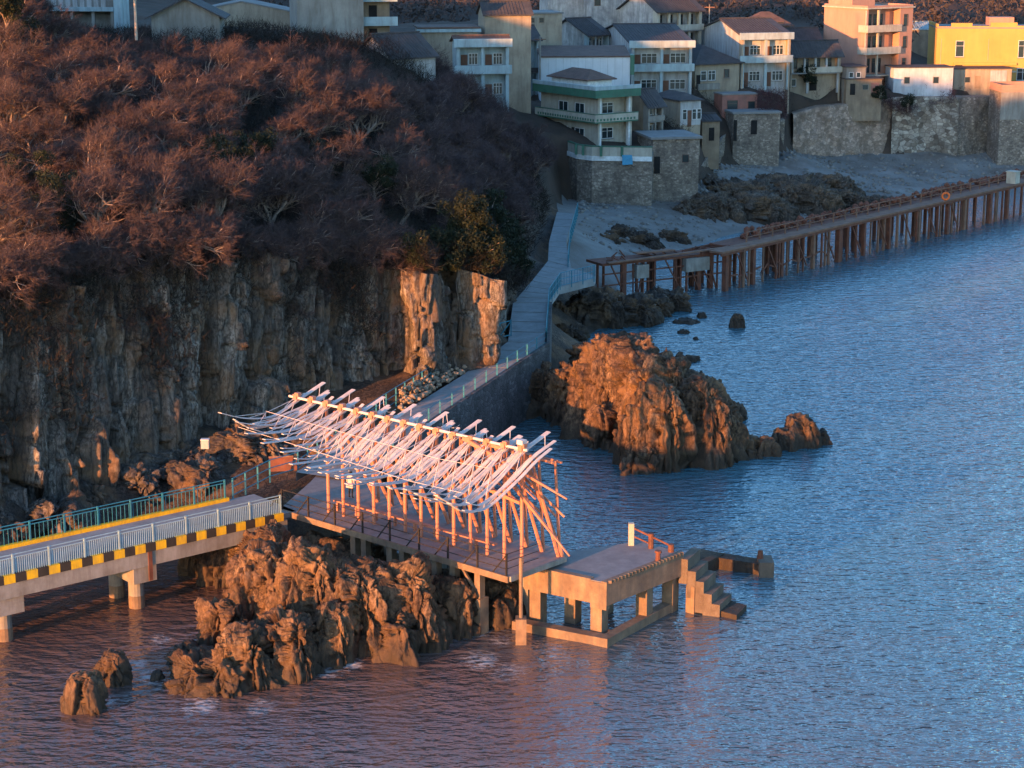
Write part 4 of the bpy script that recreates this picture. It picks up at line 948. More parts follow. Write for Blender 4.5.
tp = thing('tarpaulin', 'bright blue tarpaulin awning hung on the stone base wall', 'tarpaulin', PY(627, 160, 251.9)); q = PY(622, 155, 252.3); q2 = PY(632, 155, 252.1)
m = MB(); m.add([q + Vector((0, -.05, 0)), q2 + Vector((0, -.05, 0)), q2 + Vector((.1, -.5, -1.1)), q + Vector((.05, -.5, -1.2)), q, q2, q2 + Vector((.1, -.45, -1.15)), q + Vector((.05, -.45, -1.25))], [(0, 1, 2, 3), (7, 6, 5, 4), (0, 4, 5, 1), (2, 6, 7, 3), (1, 5, 6, 2), (0, 3, 7, 4)]); m.build('sheet', M['blue_tarp'], tp, True)
# --- stone block with flat concrete roof right of it
h = House('stone_building', 'squat rubble stone blockhouse with flat concrete roof at the top of the pebble beach', 'stoneblock', 12, W=6.2, D=7.5, vt=141, cat='building'); h.walls('wall_stone'); h.flat('roof_conc', .35, th=.3); h.win('F', 4.0, h.H - 3.0, .8, .9, 0, 'roof_brown', False); h.door('F', .2, .8, 2.2, 'void', z=h.H - 4.4)
# --- lower stone houses
h = House('house', 'small stone house with steep dark roof and grey front, right of the cream villa', 'lower17', 38, ul=628, ur=664, vt=107); h.walls('wall_brown', 1.0, side='wall_grey'); h.gable('roof_dark', 1.9, .4, 'x', 'wall_brown'); h.floor(h.H / 2); h.band(h.H / 2, .7, 'wall_grey'); h.pillars([.2, h.W / 2, h.W - .2], 0, h.H, 'wall_grey', .25)
for z in (.3, h.H / 2 + .8): h.win('F', .5, z, 1.0, 1.1, 0); h.win('F', h.W / 2 + .4, z, .9, 1.1, 0)
h = House('house', 'low house with grey hipped roof and white front of four narrow windows', 'grey18', 24, ul=657, ur=701, vt=102); h.walls('wall_beige'); h.hip('roof_dark', 1.0, .35); m = MB(); m.box(-.01, h.W + .01, -.06, -.003, .2, h.H - .02); h.r = -.06; h.o('front_render', m, 'wall_white')
for k in range(4): h.win('F', .35 + k * h.W / 4.2, 1.0, .55, 1.3, 0, 'frame_white', False) if k != 1 else h.door('F', .35 + k * h.W / 4.2, .6, 2.2, 'door_wood')
h = House('house', 'derelict red brick shack with broken openings above the pebble beach', 'ruin19', 15, ul=716, ur=758, vt=96); h.walls('wall_red'); h.flat('roof_conc', .1); h.win('F', .8, 1.0, 1.5, 1.3, 0, 'roof_brown', False); h.win('F', 4.0, 1.0, 1.0, 1.1, 0, 'roof_brown', False)
h = House('stone_building', 'low flat roofed stone building with one dark doorway behind the pebble beach', 'stone20', 10, W=6.9, D=5, vt=115, cat='building'); h.walls('wall_stone'); h.flat('roof_conc', .2, th=.3); h.door('F', 2.6, .9, 2.0, 'void', .9); h.door('F', .02, .5, 3.0, 'void')
h = House('shed', 'small brown stone shack left of the low flat roofed stone building', 'shack35', 18, W=2.6, D=4, vt=122, cat='shed'); h.walls('wall_brown'); h.gable('roof_dark', .7, .25, 'x', 'wall_brown'); h.door('F', 1.0, .8, 1.8, 'void')
h = House('shed', 'long low tan outbuilding on the sea wall under the terracotta block', 'annex36', 8, W=5.6, D=3.5, vt=80, cat='shed'); h.walls('wall_brown'); h.flat('roof_dark', .2, th=.14); h.door('F', .6, .8, 1.7, 'void'); h.win('F', 2.6, .8, .8, .7, 0, 'wall_grey', False); m = MB(); m.box(3.9, 5.2, -.04, -.003, 0, 1.8); h.o('red_shutter', m, 'wall_red')
# --- white clad block
h = House('house', 'windowless white clad house with flat brown roof behind the cream villa', 'white2', 3, W=12.3, D=8, vt=59); h.walls('wall_whitest'); m = MB(); m.add([(-.2, -.15, h.H), (h.W + .1, -.15, h.H), (h.W + .1, h.D, h.H + .9), (-.2, h.D, h.H + .9), (-.2, -.15, h.H + .18), (h.W + .1, -.15, h.H + .18), (h.W + .1, h.D, h.H + 1.1), (-.2, h.D, h.H + 1.1)], [(3, 2, 1, 0), (4, 5, 6, 7), (0, 1, 5, 4), (1, 2, 6, 5), (2, 3, 7, 6), (3, 0, 4, 7)]); h.o('roof', m, 'roof_brown')
m = MB(); m.box(h.W + .01, h.W + .6, -.2, 2.5, h.H - 2.4, h.H + .3); h.o('tiled_pier', m, 'tile_green')
m = MB()
for k in range(1, 12): m.box(k * 1.02, k * 1.02 + .03, -.03, -.001, -2, h.H - .1)
h.o('cladding_seam', m, 'wall_white')
def two_storey(key, label, phi, ul, ur, vt, nb, wall='wall_white', band='tile_blue', roofc='roof_dark', rise=1.9, wallside=None, rec=1.3):
    h = House('house', label, key, phi, ul=ul, ur=ur, vt=vt); f = h.H / 2; h.walls(wall, rec, side=wallside or wall)
    h.floor(f, .3); h.band(f - .15, 1.05, band, .32); h.band(h.H - .55, 1.0, band, .38, name='eave_band')
    n = nb; xs = [.2 + k * (h.W - .4) / n for k in range(n + 1)]
    h.pillars(xs, -.4, f - .18, band, .42); h.pillars(xs, f + .9, h.H - .55, band, .38)
    for k in range(n):
        a = xs[k] + .5; wd = xs[k + 1] - xs[k] - 1.0
        if wd > 1.6:
            for z in (0, f): h.door('F', a, .85, 2.1, 'door_wood', z + .05); h.win('F', a + 1.05, z + .95, wd - 1.05, 1.3, 2)
        else:
            for z in (0, f): h.win('F', a, z + .9, wd, 1.35, 1)
    h.gable(roofc, rise, .35, 'x', wall); return h
two_storey('blue5', 'two storey house with pale blue balcony bands, right of the windowless white house', 8, 606, 692, 46, 2)
two_storey('white7', 'white two storey house with blue bands and two bays, beside a tan gable wall', 14, 711, 791, 38, 2, wallside='wall_beige')
h = two_storey('white25', 'pale blue tiled house with brown doors at the upper edge of the wood', 10, 452, 509, 45, 2, 'tile_blue', roofc='roof_brown', rise=.6); 
# --- hipped brown house
h = House('house', 'tan earthen house with broad dark hipped roof between the two blue banded houses', 'hip6', 30, ul=664, ur=742, vt=66); h.walls('wall_beige'); h.hip('roof_dark', 2.6, .6); h.win('F', 1.0, 1.2, .9, 1.3, 0); h.win('F', 2.3, 1.2, 1.2, 1.3, 1); h.win('F', 5.2, 1.5, .8, 1.1, 0, 'roof_brown'); h.door('F', .2, .7, 2, 'void'); h.band(-.2, .9, 'wall_grey', .4, x0=.3, x1=4.2); h.pillars([.3, 2.2], -2.5, 2.6, 'white_paint', .3)
h = House('house', 'small white gabled house with stained gable and blue corner, above the windowless white house', 'gable3', 40, ul=548, ur=610, vt=36); h.walls('wall_stainwhite', .9, side='tile_blue'); h.gable('roof_dark', 2.1, .45, 'x', 'wall_stainwhite'); h.win('F', .5, .9, .8, 1.3, 0); h.door('F', 1.9, .8, 2, 'void'); h.win('F', 3.1, .9, .8, 1.3, 0); h.pillars([1.6, 2.9], 0, h.H, 'wall_white', .22)
h = House('house', 'tall white gabled house with dark roof and pillared balcony, high on the slope', 'upper4', 33, ul=622, ur=704, vt=13); f = h.H / 2; h.walls('wall_stainwhite', 1.2, side='trim_cream'); h.gable('roof_dark', 2.6, .5, 'x', 'wall_stainwhite'); h.floor(f, .25); h.band(f, .85, 'trim_cream', .28); n = 4
h.pillars([.3 + k * (h.W - .6) / n for k in range(n + 1)], 0, h.H, 'trim_cream', .38)
for k in range(n):
    for z in (.2, f + .1): h.win('F', .75 + k * (h.W - .6) / n, z + .5, .95, 1.7, 1, 'roof_brown', False)
h = House('house', 'brown roofed house half hidden behind the white two storey house', 'far8', 18, ul=742, ur=792, vt=27); h.walls('wall_beige'); h.hip('roof_brown', 2.2, .5); h.win('F', 2.2, .4, .9, 1.0, 0, 'roof_brown', False); h.win('F', 4.2, .4, 1.2, 1.2, 0, 'roof_brown', False)
h = House('house', 'dark tiled roof house with grey wall behind the small veranda house', 'dark9', 12, ul=778, ur=822, vt=42); h.walls('wall_grey'); h.gable('roof_dark', 1.8, .4, 'x', 'wall_grey')
h = House('house', 'veranda house with sloping grey roof, white pillars and balustrade near a dark bush', 'veranda10', 16, ul=782, ur=842, vt=57); f = h.H * .52; h.walls('wall_beige', 1.2); h.gable('roof_dark', 1.9, .45, 'x', 'wall_beige'); h.floor(f, .2); h.band(f, .85, 'trim_cream', .24, x0=h.W * .35); h.pillars([.3, h.W * .28, h.W * .5, h.W * .72, h.W - .3], f, h.H, 'wall_white', .3); h.pillars([h.W * .35, h.W - .3], -.3, f - .2, 'wall_white', .35)
for k in range(4): h.win('F', .7 + k * h.W * .23, f + .6, .8, 1.4, 0, 'roof_brown', False)
h.door('F', h.W * .45, 1.2, 2.2, 'void'); h.win('F', .5, .8, .9, 1, 0)
# --- terracotta block
h = House('apartment_block', 'tall terracotta apartment block with three storeys of cream balconies', 'terra11', 34, ul=830, ur=917, vt=12, cat='apartment block'); h.walls('wall_pink', 1.6); f = h.H / 3
m = MB(); m.box(h.W * .72, h.W, -.02, h.r, -3, h.H); h.o('end_bay', m, 'wall_pink')
for k in range(3):
    z = k * f; m = MB(); m.box(-.3, h.W * .72 - .01, -.5, h.r - .01, z - .15, z + .05); h.o('balcony_slab', m, 'trim_cream')
    if k:
        m = MB(); m.box(-.3, h.W * .72 - .01, -.5, -.32, z + .053, z + .95); m.box(-.3, -.12, -.317, h.r, z + .053, z + .95); h.o('balcony_wall', m, 'trim_cream'); h.pillars([-.1], z + .95, z + f - .2, 'trim_cream', .18)
    h.win('F', .4, z + .35, 1.9, 2.1, 3, 'roof_brown', False); h.win('F', 2.9, z + .35, 1.8, 2.1, 3, 'roof_brown', False)
    m = MB(); m.box(2.45, 2.75, .1, .4, z + .05, z + f - .2); h.o('pillar', m, 'trim_cream')
    rr = h.r; h.r = -.02; h.win('F', h.W * .8, z + .7, .75, 1.7, 0, 'roof_brown', False); h.r = rr
h.flat('trim_cream', .25, .3, 'wall_pink'); m = MB(); m.box(.5, h.W * .55, 4, h.D - .4, h.H + .2, h.H + 2.3); h.o('roof_room', m, 'wall_pink')
h = House('shed', 'little flat roofed annex with two windows against the terracotta block', 'annex12', 14, ul=838, ur=866, vt=68, cat='shed'); h.walls('wall_grey'); h.flat('roof_dark', .25); h.win('F', .5, .7, .6, .7, 0); h.win('F', 1.7, .7, .6, .7, 0)
h = House('shed', 'plain pale grey block shed with two small square windows on top of the sea wall', 'shed13', 5, W=9.4, D=5, vt=69, cat='shed'); h.walls(wmat("pale_grey_blockwork", (.50, .50, .52), (.40, .40, .42), .6, .9, .3, .4, .03), found=2); h.flat('roof_dark', .1, th=.15); h.win('F', 1.7, 1.5, .8, .9, 0, 'wall_grey', False); h.win('F', 6.3, 1.5, .8, .9, 0, 'wall_grey', False)
# --- yellow block
h = House('yellow_building', 'bright yellow two storey building with stepped parapet, lit full by low sun', 'yellow14', -3, W=19, D=9, vt=31, cat='building'); h.walls('wall_yellow'); h.flat('roof_conc', .05)
m = MB(); m.box(-.003, .25, .26, h.D, h.H + .2, h.H + .7); m.box(-.003, 2.2, -.003, .25, h.H + .2, h.H + .3); m.box(2.2, 5.5, -.003, .25, h.H + .2, h.H + .85); m.box(5.5, 8.4, -.003, .25, h.H + .2, h.H + .4); m.box(8.4, 12.6, -.003, .25, h.H + .2, h.H + .95); m.box(12.6, h.W, -.003, .25, h.H + .2, h.H + .45); h.o('parapet', m, 'wall_yellow')
h.win('F', 3.1, h.H - 4.4, 1.2, 2.4, 0, 'frame_white'); h.win('F', 13.0, h.H - 4.5, 2.6, 2.6, 2); h.win('F', 13.0, h.H - 8.1, 2.6, 1.8, 2); h.win('F', 3.1, h.H - 7.0, 1.2, 1.4, 0)
h.band(h.H - 5.75, .4, 'wall_yellow', .35, name='string_course', x0=2.8, x1=12.8); h.band(h.H - 6.9, .25, 'trim_cream', .2, name='lower_course', x0=4.5, x1=12.8)
m = MB(); m.box(8.2, 8.26, -.06, -.003, h.H - 5, h.H - 1.6); m.box(.7, .76, -.06, -.003, h.H - 6, h.H - 1.6); h.o('downpipe', m, 'trim_cream')
m = MB(); m.box(9, 13, 5, 8, h.H + .2, h.H + 1.5); h.o('roof_room', m, 'wall_pink')
h = House('house', 'beige single storey house with patched wall below the yellow building', 'beige15', 3, W=9.2, D=4.5, vt=70, cat='house'); h.walls('wall_beige'); h.flat('roof_dark', .15, th=.15); h.win('F', 1.8, 1.2, .8, .8, 0, 'wall_grey', False); h.door('F', 3.4, .9, 1.9, 'wall_brown', .3); m = MB(); m.box(5.8, 8.4, -.04, -.003, 0, h.H - .2); h.o('metal_shutter', m, 'wall_white')
h = House('stone_building', 'tall stone house rising from the beach at the right edge, one small window', 'right16', 4, W=9, D=6, vt=94, cat='building'); h.walls('wall_stone'); h.flat('wall_pink', .1, .9, 'wall_pink'); h.win('F', 2.2, h.H - 2.6, .7, 1.2, 0, 'roof_brown', False)
m = MB(); m.box(-.02, h.W, -.08, -.003, h.H - 4.2, h.H); h.o('upper_render', m, 'wall_grey')
# --- upper left
h = House('house', 'grey house with a long pale blue balustraded balcony at the top left corner', 'left22', -6, W=10.6, D=6, vt=10); h.walls('wall_grey', 1.6); f = h.H - .9
m = MB(); m.box(-.2, h.W + .1, -.4, h.r + 3, h.H - .3, h.H - .05); h.o('balcony_slab', m, 'tile_blue'); m = MB(); m.box(-.2, h.W + .1, -.42, -.25, h.H - .047, h.H + .2); m.box(-.2, h.W + .1, -.42, -.25, h.H + 1.05, h.H + 1.25); bo = h.o('balustrade', m, 'tile_blue')
m = MB(); [m.box(x, x + .55, -.38, -.29, h.H + .203, h.H + 1.047) for x in np.arange(-.1, h.W - .5, .85)]; h.o('panel', m, 'wall_white', bo)
h.pillars([.1, 2.4, 5.5, 8.1, h.W - .2], -2, h.H - .3, 'wall_grey', .35); h.win('F', .6, .3, 1.4, 2.4, 1, 'roof_brown', False); h.win('F', 3.8, .6, 1.3, 2, 1, 'roof_brown', False); h.win('F', 6.1, .6, 1.2, 1.6, 1, 'roof_brown', False); h.win('F', 8.6, .6, 1.2, 1.6, 1)
m = MB(); m.box(h.W + .12, h.W + 1.0, -.3, 3, -2, h.H + 3); h.o('chimney_stack', m, 'tile_blue'); m = MB(); m.box(0, h.W, 3.2, h.D, h.H - .04, h.H + 4); h.o('upper_storey', m, 'wall_grey')
h = House('apartment_block', 'bare concrete block wall building with blue balcony, rising above the bare trees', 'block23', 12, W=8, D=9, vt=-20, cat='apartment block'); h.t.location = PY(298, 50, 248); h.W = 8.2; h.walls('wall_grey'); h.flat()
m = MB(); f = h.H / 2
for k in (.36, .72):
    m.box(h.W + .003, h.W + 4.4, 1.0, 4.8, h.H * k - .2, h.H * k); 
h.o('balcony_slab', m, 'tile_blue'); m = MB(); m.box(h.W + .003, h.W + 3.6, 2.4, 7, -3, h.H); h.o('side_wing', m, 'wall_brown'); m = MB(); [m.box(h.W + .003, h.W + 4.4, .95, 1.12, h.H * k + .003, h.H * k + .9) for k in (.36, .72)]; h.o('balcony_wall', m, 'tile_blue')
m = MB(); [m.box(h.W + 1.0, h.W + 2.0, 2.3, 2.39, h.H * k + .1, h.H * k + 2.1) for k in (.03, .38, .75)]; h.o('door', m, 'void')
h = House('house', 'low house with stained white gable and long dark roof rising out of the bare trees', 'gable24', 42, ul=330, ur=434, vt=58, D=6.6); h.walls('wall_stainwhite'); h.gable('roof_dark', 2.3, .35, 'x', 'wall_stainwhite')
h = House('house', 'plain beige house with small outbuilding, left of the large blank wall', 'beige26', 12, ul=478, ur=531, vt=18); h.walls('wall_beige'); h.gable('roof_dark', 1.5, .3, 'x', 'wall_beige')
h = House('house', 'large blank beige house wall with two tiny windows at the top edge', 'beige27', 15, ul=510, ur=562, vt=16); h.walls('wall_beige'); h.flat('roof_conc', .2); h.win('F', 1.2, h.H - 1.2, .6, .6, 0, 'wall_brown', False); h.win('F', 2.6, h.H - 1.2, .6, .6, 0, 'wall_brown', False)
h = House('house', 'tall pale house with a single dark window cut off by the top edge', 'beige28', 18, ul=584, ur=626, vt=-12); h.walls('wall_stainwhite'); h.flat('roof_conc', .2); h.win('F', .4, h.H - 3.0, .9, 1.5, 0, 'roof_brown', False)
h = House('house', 'small grey house with pale gable and slate roof among the bare trees', 'gable29', 58, ul=150, ur=236, vt=30, D=8.6, W=5); h.t.location = PY(152, 40, 226); h.t.rotation_euler.z = R(4); h.W = 7.6; h.D = 7; h.H = 2.6; h.walls('wall_grey'); h.gable('roof_dark', 1.9, .7, 'y', 'wall_grey')
h = House('house', 'broad beige gable end house behind the small grey gabled house', 'beige30', 4, W=13.5, D=8, vt=14); h.walls('wall_beige'); h.gable('roof_conc', 1.4, .1, 'y', 'wall_beige')
h = House('house', 'low beige house with a blue eave band below the concrete block building', 'low31', 8, W=7.6, D=6, vt=30); h.walls('wall_beige'); h.flat('roof_brown', .3, .0); h.band(h.H - .45, .4, 'tile_blue', .4, name='eave_band'); h.win('F', 4.6, .6, 1.2, 1.2, 1)
h = House('house', 'beige upper house with a dark roof at the top edge of the frame', 'top32', 10, ul=540, ur=592, vt=-8); h.walls('wall_stainwhite'); h.gable('roof_dark', 1.8, .3, 'x', 'wall_stainwhite')
h = House('house', 'narrow dark blue tiled house in the shady alley left of the cream villa', 'alley33', 20, W=2.6, D=6, vt=42); h.walls('tile_blue', .9); h.gable('roof_dark', 1.6, .5, 'x', 'tile_blue'); h.floor(h.H / 2); h.band(h.H / 2, .6, 'roof_dark', .2); h.win('F', .5, .8, 1.2, 1.4, 1); h.win('F', .5, h.H / 2 + .8, 1.2, 1.4, 1)
h = House('house', 'distant low house with blue metal roof between terracotta block and yellow building', 'far34', 6, W=5, D=6, vt=30); h.walls('wall_brown'); h.gable('tile_blue', 1.0, .2, 'x', 'wall_brown')

# --- sea walls
def seawall(label, pts, ztop, mat, th=1.2, batter=.8):
    m = MB(); rows = 26; V = []; n = 0
    P0 = [Vector((p[0], p[1], 0)) for p in pts]; fine = []
    for i in range(len(P0) - 1):
        k = max(1, int((P0[i + 1] - P0[i]).length / .35))
        for j in range(k): fine.append((P0[i].lerp(P0[i + 1], j / k), ztop[i] * (1 - j / k) + ztop[i + 1] * j / k))
    fine.append((P0[-1], ztop[-1])); n = len(fine); A = []
    for j in range(rows + 4):
        for i, (p, zt) in enumerate(fine):
            t = min(1, j / (rows - 1)); A.append((p.x, p.y + t * batter + max(0, j - rows + 1) * 1.2, -.5 + t * (zt + .5)))
    A = np.array(A); N = (fbm(A * [.5, .5, .5], 4) - .5) * 1.6 + (fbm(A * [2, 2, 2], 3) - .5) * .5; A[:, 1] += N
    o = link('sea_wall', npmesh('sea_wall', A, gridfaces(n, rows + 4)), mat); return tag(o, label, 'wall')
w1 = stonemat('old_masonry', (.42, .29, .22), (.25, .17, .125), (.16, .115, .09), 1.7); w2 = stonemat('patched_masonry', (.44, .37, .30), (.15, .11, .085), (.08, .06, .05), 1.2)
A0 = [P(792, 150, 4.2), P(817, 152, 3.6), P(880, 150, 3.2), P(893, 150, 3)]
seawall('rough tan masonry sea wall with dark ivy along its top, left of the grey shed', [(p.x, p.y - .9) for p in A0], [9.6, 10.4, 10.9, 11.2], w1)
A1 = [P(890, 151, 3), P(920, 151, 2.9), P(956, 152, 2.8)]
seawall('patched grey and brown stone sea wall below the pale grey shed', [(p.x, p.y - 1.1) for p in A1], [11.2, 11.3, 11.2], w2)
A2 = [P(952, 152, 2.8), P(1000, 150, 2.5), P(1060, 150, 2.5)]
seawall('dark streaked stone sea wall below the beige single storey house', [(p.x, p.y - .9) for p in A2], [11.2, 11.0, 11.0], M['wall_stone'])
m = MB(); q = PY(802, 104, 308); m.box(-2.4, 1.6, -1.2, 1.5, -7, 0); o = m.build('stone_bastion', M['wall_stone']); o.location = q; tag(o, 'square stone bastion with rendered top at the left end of the sea wall', 'wall')
A3 = [P(652, 196, 3), P(700, 182, 3.4), P(722, 162, 4.6), P(735, 152, 4.9), P(784, 149, 5)]
seawall('low broken rubble wall along the top of the pebble beach under the old houses', [(p.x, p.y - .3) for p in A3], [4.8, 5.4, 8.0, 8.8, 9.4], M['wall_stone'], batter=.5)
# --- poles and small things
def pole(label, base, hh, mat, arms=1, r=.14):
    t = thing('utility_pole', label, 'utility pole', base); m = MB(); m.tube((0, 0, -1), (0, 0, hh), r, r * .75, 8); m.build('mast', mat, t)
    for k in range(arms): m = MB(); m.box(-.8, .8, -.06, .06, hh - .5 - k * .8, hh - .38 - k * .8); m.build('crossarm', M['rustwood'], t)
    return t
pole('tall pale utility pole lit orange above the bare trees at upper left', PY(136, 30, 200), 9.5, wmat("pale_pole", (.55, .42, .32), None, 2, .8, .2, 0))
pole('grey utility pole in the alley beside the windowless white house', PY(540, 85, 274), 6.6, M['concrete'])
pole('slim grey pole on the rooftop behind the tall gabled house', PY(709, 30, 312), 3.9, M['concrete'], 1, .1)

# ------------------------------------------------------------------ vegetation
def gen_bare(seed, hgt, wind=(.35, -.15), twigs=13, spread=.75):
    rg = random.Random(seed); tr = MB(); tv, tf = [], []
    def twig(p, d, l, wd):
        s = d.cross(Vector((rg.uniform(-1, 1), rg.uniform(-1, 1), rg.uniform(-1, 1)))).normalized() * wd
        b = len(tv); e = p + d * l
        tv.extend([tuple(p - s), tuple(p + s), tuple(e)]); tf.append((b, b + 1, b + 2))
    def grow(p, d, l, r, dep):
        seg = 3 if dep < 3 else 2; q = p; pts = [p]
        for k in range(seg):
            d = (d + Vector((rg.uniform(-.32, .32) + wind[0] * .10 * dep, rg.uniform(-.32, .32) + wind[1] * .10 * dep, rg.uniform(-.12, .22)))).normalized()
            e = q + d * l / seg; r1 = r * (1 - .28 * (k + 1) / seg)
            if dep < 4: tr.tube(q, e, r * (1 - .28 * k / seg), r1, 5 if dep < 2 else 3, cap=False)
            else:
                twig(q, d, l / seg * 1.1, .022)
            q = e; pts.append(q)
        if dep >= 4:
            for t in range(twigs):
                o = pts[0].lerp(q, rg.uniform(.1, 1)); dd = (d * .9 + Vector((rg.gauss(0, .55), rg.gauss(0, .55), rg.gauss(.1, .5)))).normalized(); ll = hgt * rg.uniform(.05, .115)
                twig(o, dd, ll, .010)
                twig(o + dd * ll * .45, (dd + Vector((rg.gauss(0, .6), rg.gauss(0, .6), rg.gauss(0, .5)))).normalized(), ll * .8, .008)
            return
        n = (5, 4, 4, 4)[dep]
        for k in range(n):
            t = rg.uniform(.45, 1) if k < n - 1 else 1; o = pts[0].lerp(q, t)
            az = 2 * math.pi * (k + rg.random() * .8) / n; u_ = d.orthogonal().normalized(); v_ = d.cross(u_)
            dd = (d * (1 - spread * .35) + (u_ * math.cos(az) + v_ * math.sin(az)) * spread * rg.uniform(.6, 1.2) + Vector((0, 0, .12))).normalized()
            grow(o, dd, l * (rg.uniform(1.15, 1.5) if dep == 0 else rg.uniform(.58, .82)), r * rg.uniform(.5, .66), dep + 1)
    grow(Vector((0, 0, -.4)), Vector((rg.uniform(-.2, .2), rg.uniform(-.2, .1), 1)).normalized(), hgt * .20, hgt * .032, 0)
    crown = npmesh('crown', np.array(tv), np.array(tf))
    return tr, crown
def gen_leafy(seed, hgt, rad, n=9000, leaf=.16):
    rg = np.random.default_rng(seed); tr = MB()
    tr.tube((0, 0, -.5), (.1, 0, hgt * .75), hgt * .03, hgt * .012, 6)
    cl = []
    for k in range(26):
        a = rg.uniform(0, 6.28); zz = rg.uniform(.22, .98); rr = rad * (1 - .55 * abs(zz - .45)) * rg.uniform(.3, .95)
        c = np.array([math.cos(a) * rr, math.sin(a) * rr, zz * hgt]); cl.append((c, rg.uniform(.18, .36) * rad)); tr.tube((0, 0, zz * hgt * .7), tuple(c), .05, .02, 4)
    V = []
    for c, r in cl:
        m = n // 26; d = rg.normal(size=(m, 3)); d /= np.linalg.norm(d, axis=1)[:, None]; p = c + d * (r * rg.uniform(.35, 1.08, m) ** .6)[:, None] * [1, 1, .8]
        a = rg.normal(size=(m, 3)); b = rg.normal(size=(m, 3)); V.append(np.stack([p, p + a * leaf * .6, p + b * leaf * .6], 1).reshape(-1, 3))
    V = np.concatenate(V); return tr, npmesh('crown', V, np.arange(len(V)).reshape(-1, 3))
def make_tree(name, label, cat, gen, group, cmat, tmat):
    t = thing(name, label, cat, (0, 0, 0), 0, group); tr, cr = gen
    tr.build('trunk', tmat, t); o = link('crown', cr, cmat, t); return t
def dup(root, loc, rz, sc, label=None):
    r = root.copy(); col.objects.link(r); r.location = loc; r.rotation_euler = (0, 0, rz); r.scale = (sc[0], sc[0], sc[1])
    if label: r['label'] = label
    for ch in list(root.children): c = ch.copy(); col.objects.link(c); c.parent = r
    return r
GB = 'bare trees on the headland'
tilt = {}
bare = [make_tree('bare_tree', 'x', 'tree', gen_bare(20 + k, 6.2), GB, M['twig'], M['bark']) for k in range(5)]
grey = [make_tree('bare_tree', 'x', 'tree', gen_bare(40 + k, 6.0, (.2, -.1), 15, .65), 'grey bare trees at the tip of the headland', M['twig2'], M['bark']) for k in range(3)]
ever = [make_tree('evergreen_tree', 'x', 'tree', gen_leafy(60 + k, 5.2, 2.3), 'evergreen trees', M['leaf'], M['bark']) for k in range(3)]
bushes = [make_tree('dark_bush', 'x', 'bush', gen_leafy(70 + k, 2.6, 1.7, 4500, .14), 'dark bushes', M['leaf'], M['bark']) for k in range(2)]
used = set()
def put(protos, k, p, rz, sc, label):
    pr = protos[k % len(protos)]
    if pr.name not in used:
        used.add(pr.name); pr.location = p; pr.rotation_euler = (0, 0, rz); pr.scale = (sc[0], sc[0], sc[1]); pr['label'] = label; return pr
    return dup(pr, p, rz, sc, label)
def uv(p):
    dz = p[2] - CAM_H; zc = p[1] * math.cos(PITCH) - dz * math.sin(PITCH); yc = p[1] * math.sin(PITCH) + dz * math.cos(PITCH)
    return 512 + FPX * p[0] / zc, 384 - FPX * yc / zc
rng = random.Random(21)
house_xy = [(HB[k].x, HB[k].y) for k in ('left22', 'block23', 'gable24', 'white25', 'green', 'alley33', 'beige26', 'low31')] + [(-36, 230), (-22, 254), (-11, 230), (-30, 243), (-3, 256), (-41, 229)]
pts = []; tries = 0
while len(pts) < 190 and tries < 60000:
    tries += 1; x = rng.uniform(-62, 8); y = rng.uniform(128, 243)
    z, d = ground([x], [y]); z = float(z[0]); d = float(d[0])
    if d < .9: continue
    u, v = uv((x, y, z))
    if u < -40 or u > 585: continue
    sep = (2.4 if d < 12 else 3.3) if u < 430 else 2.1
    if any((x - q[0]) ** 2 + (y - q[1]) ** 2 < sep * sep for q in pts): continue
    if any((x - q[0]) ** 2 + (y - q[1]) ** 2 < 36 for q in house_xy): continue
    if y > 215 and x < -12: continue
    pts.append((x, y, z, u, v, d))
EV = [(497, 262, 4.2), (474, 240, 3.6), (512, 250, 3.6), (228, 205, 3.4), (255, 190, 3.0), (375, 215, 3.2), (60, 240, 3.2), (500, 215, 4.2), (330, 190, 2.8), (30, 215, 3)]
def onslope(u, v):
    # the spot on the ground seen at this pixel
    lo = None
    for y in np.arange(124, 330, .5):
        p = PY(u, v, y); g, d = ground([p.x], [y])
        if g[0] >= p.z: return Vector((p.x, y, float(g[0])))
    return P(u, v, 10)
evp = []
def top_at(u, back):
    us = [uv(t)[0] for t in tops]
    for i in range(len(us) - 1):
        if us[i] <= u <= us[i + 1]:
            t = (u - us[i]) / (us[i + 1] - us[i]); p = tops[i].lerp(tops[i + 1], t); return p + Vector((-.5 * back, back, .1))
    return tops[-1]
for k, (u, s_, lb) in enumerate([(416, 1.0, 'dark brush clump overhanging the left orange lit buttress'), (438, 1.2, 'dark evergreen shrub hanging over the recess between the two orange lit faces'), (462, 1.3, 'large dark shrub spilling over the right orange lit face'), (482, 1.35, 'dark shrub at the corner over the right orange lit face'),
                               (499, 1.3, 'dark shrub overhanging the cliff corner above the path'), (510, 1.3, 'shrub hanging over the bend of the coastal path'), (516, 1.2, 'last dark shrub on the headland beside the upper path')]):
    p = top_at(u, .5); put(bushes, k, p - Vector((0, 0, .9)), k * 1.3, (s_, s_ * 1.15), lb)
evl = ['dense dark evergreen tree directly over the orange lit cliff at the right tip', 'dark evergreen left of the densest one, over the shaded cliff recess', 'evergreen at the right tip of the headland beside the path',
       'small evergreen in the shaded middle of the wooded slope, near its left', 'small evergreen on the wooded slope above the cliff brow, left of centre', 'evergreen among reddish trees above the pale cliff face', 'low evergreen high on the cliff at the left edge',
       'tall evergreen behind the densest one at the tip of the headland', 'small evergreen at mid slope below the white stained gable', 'dark evergreen on the cliff brow near the left edge']
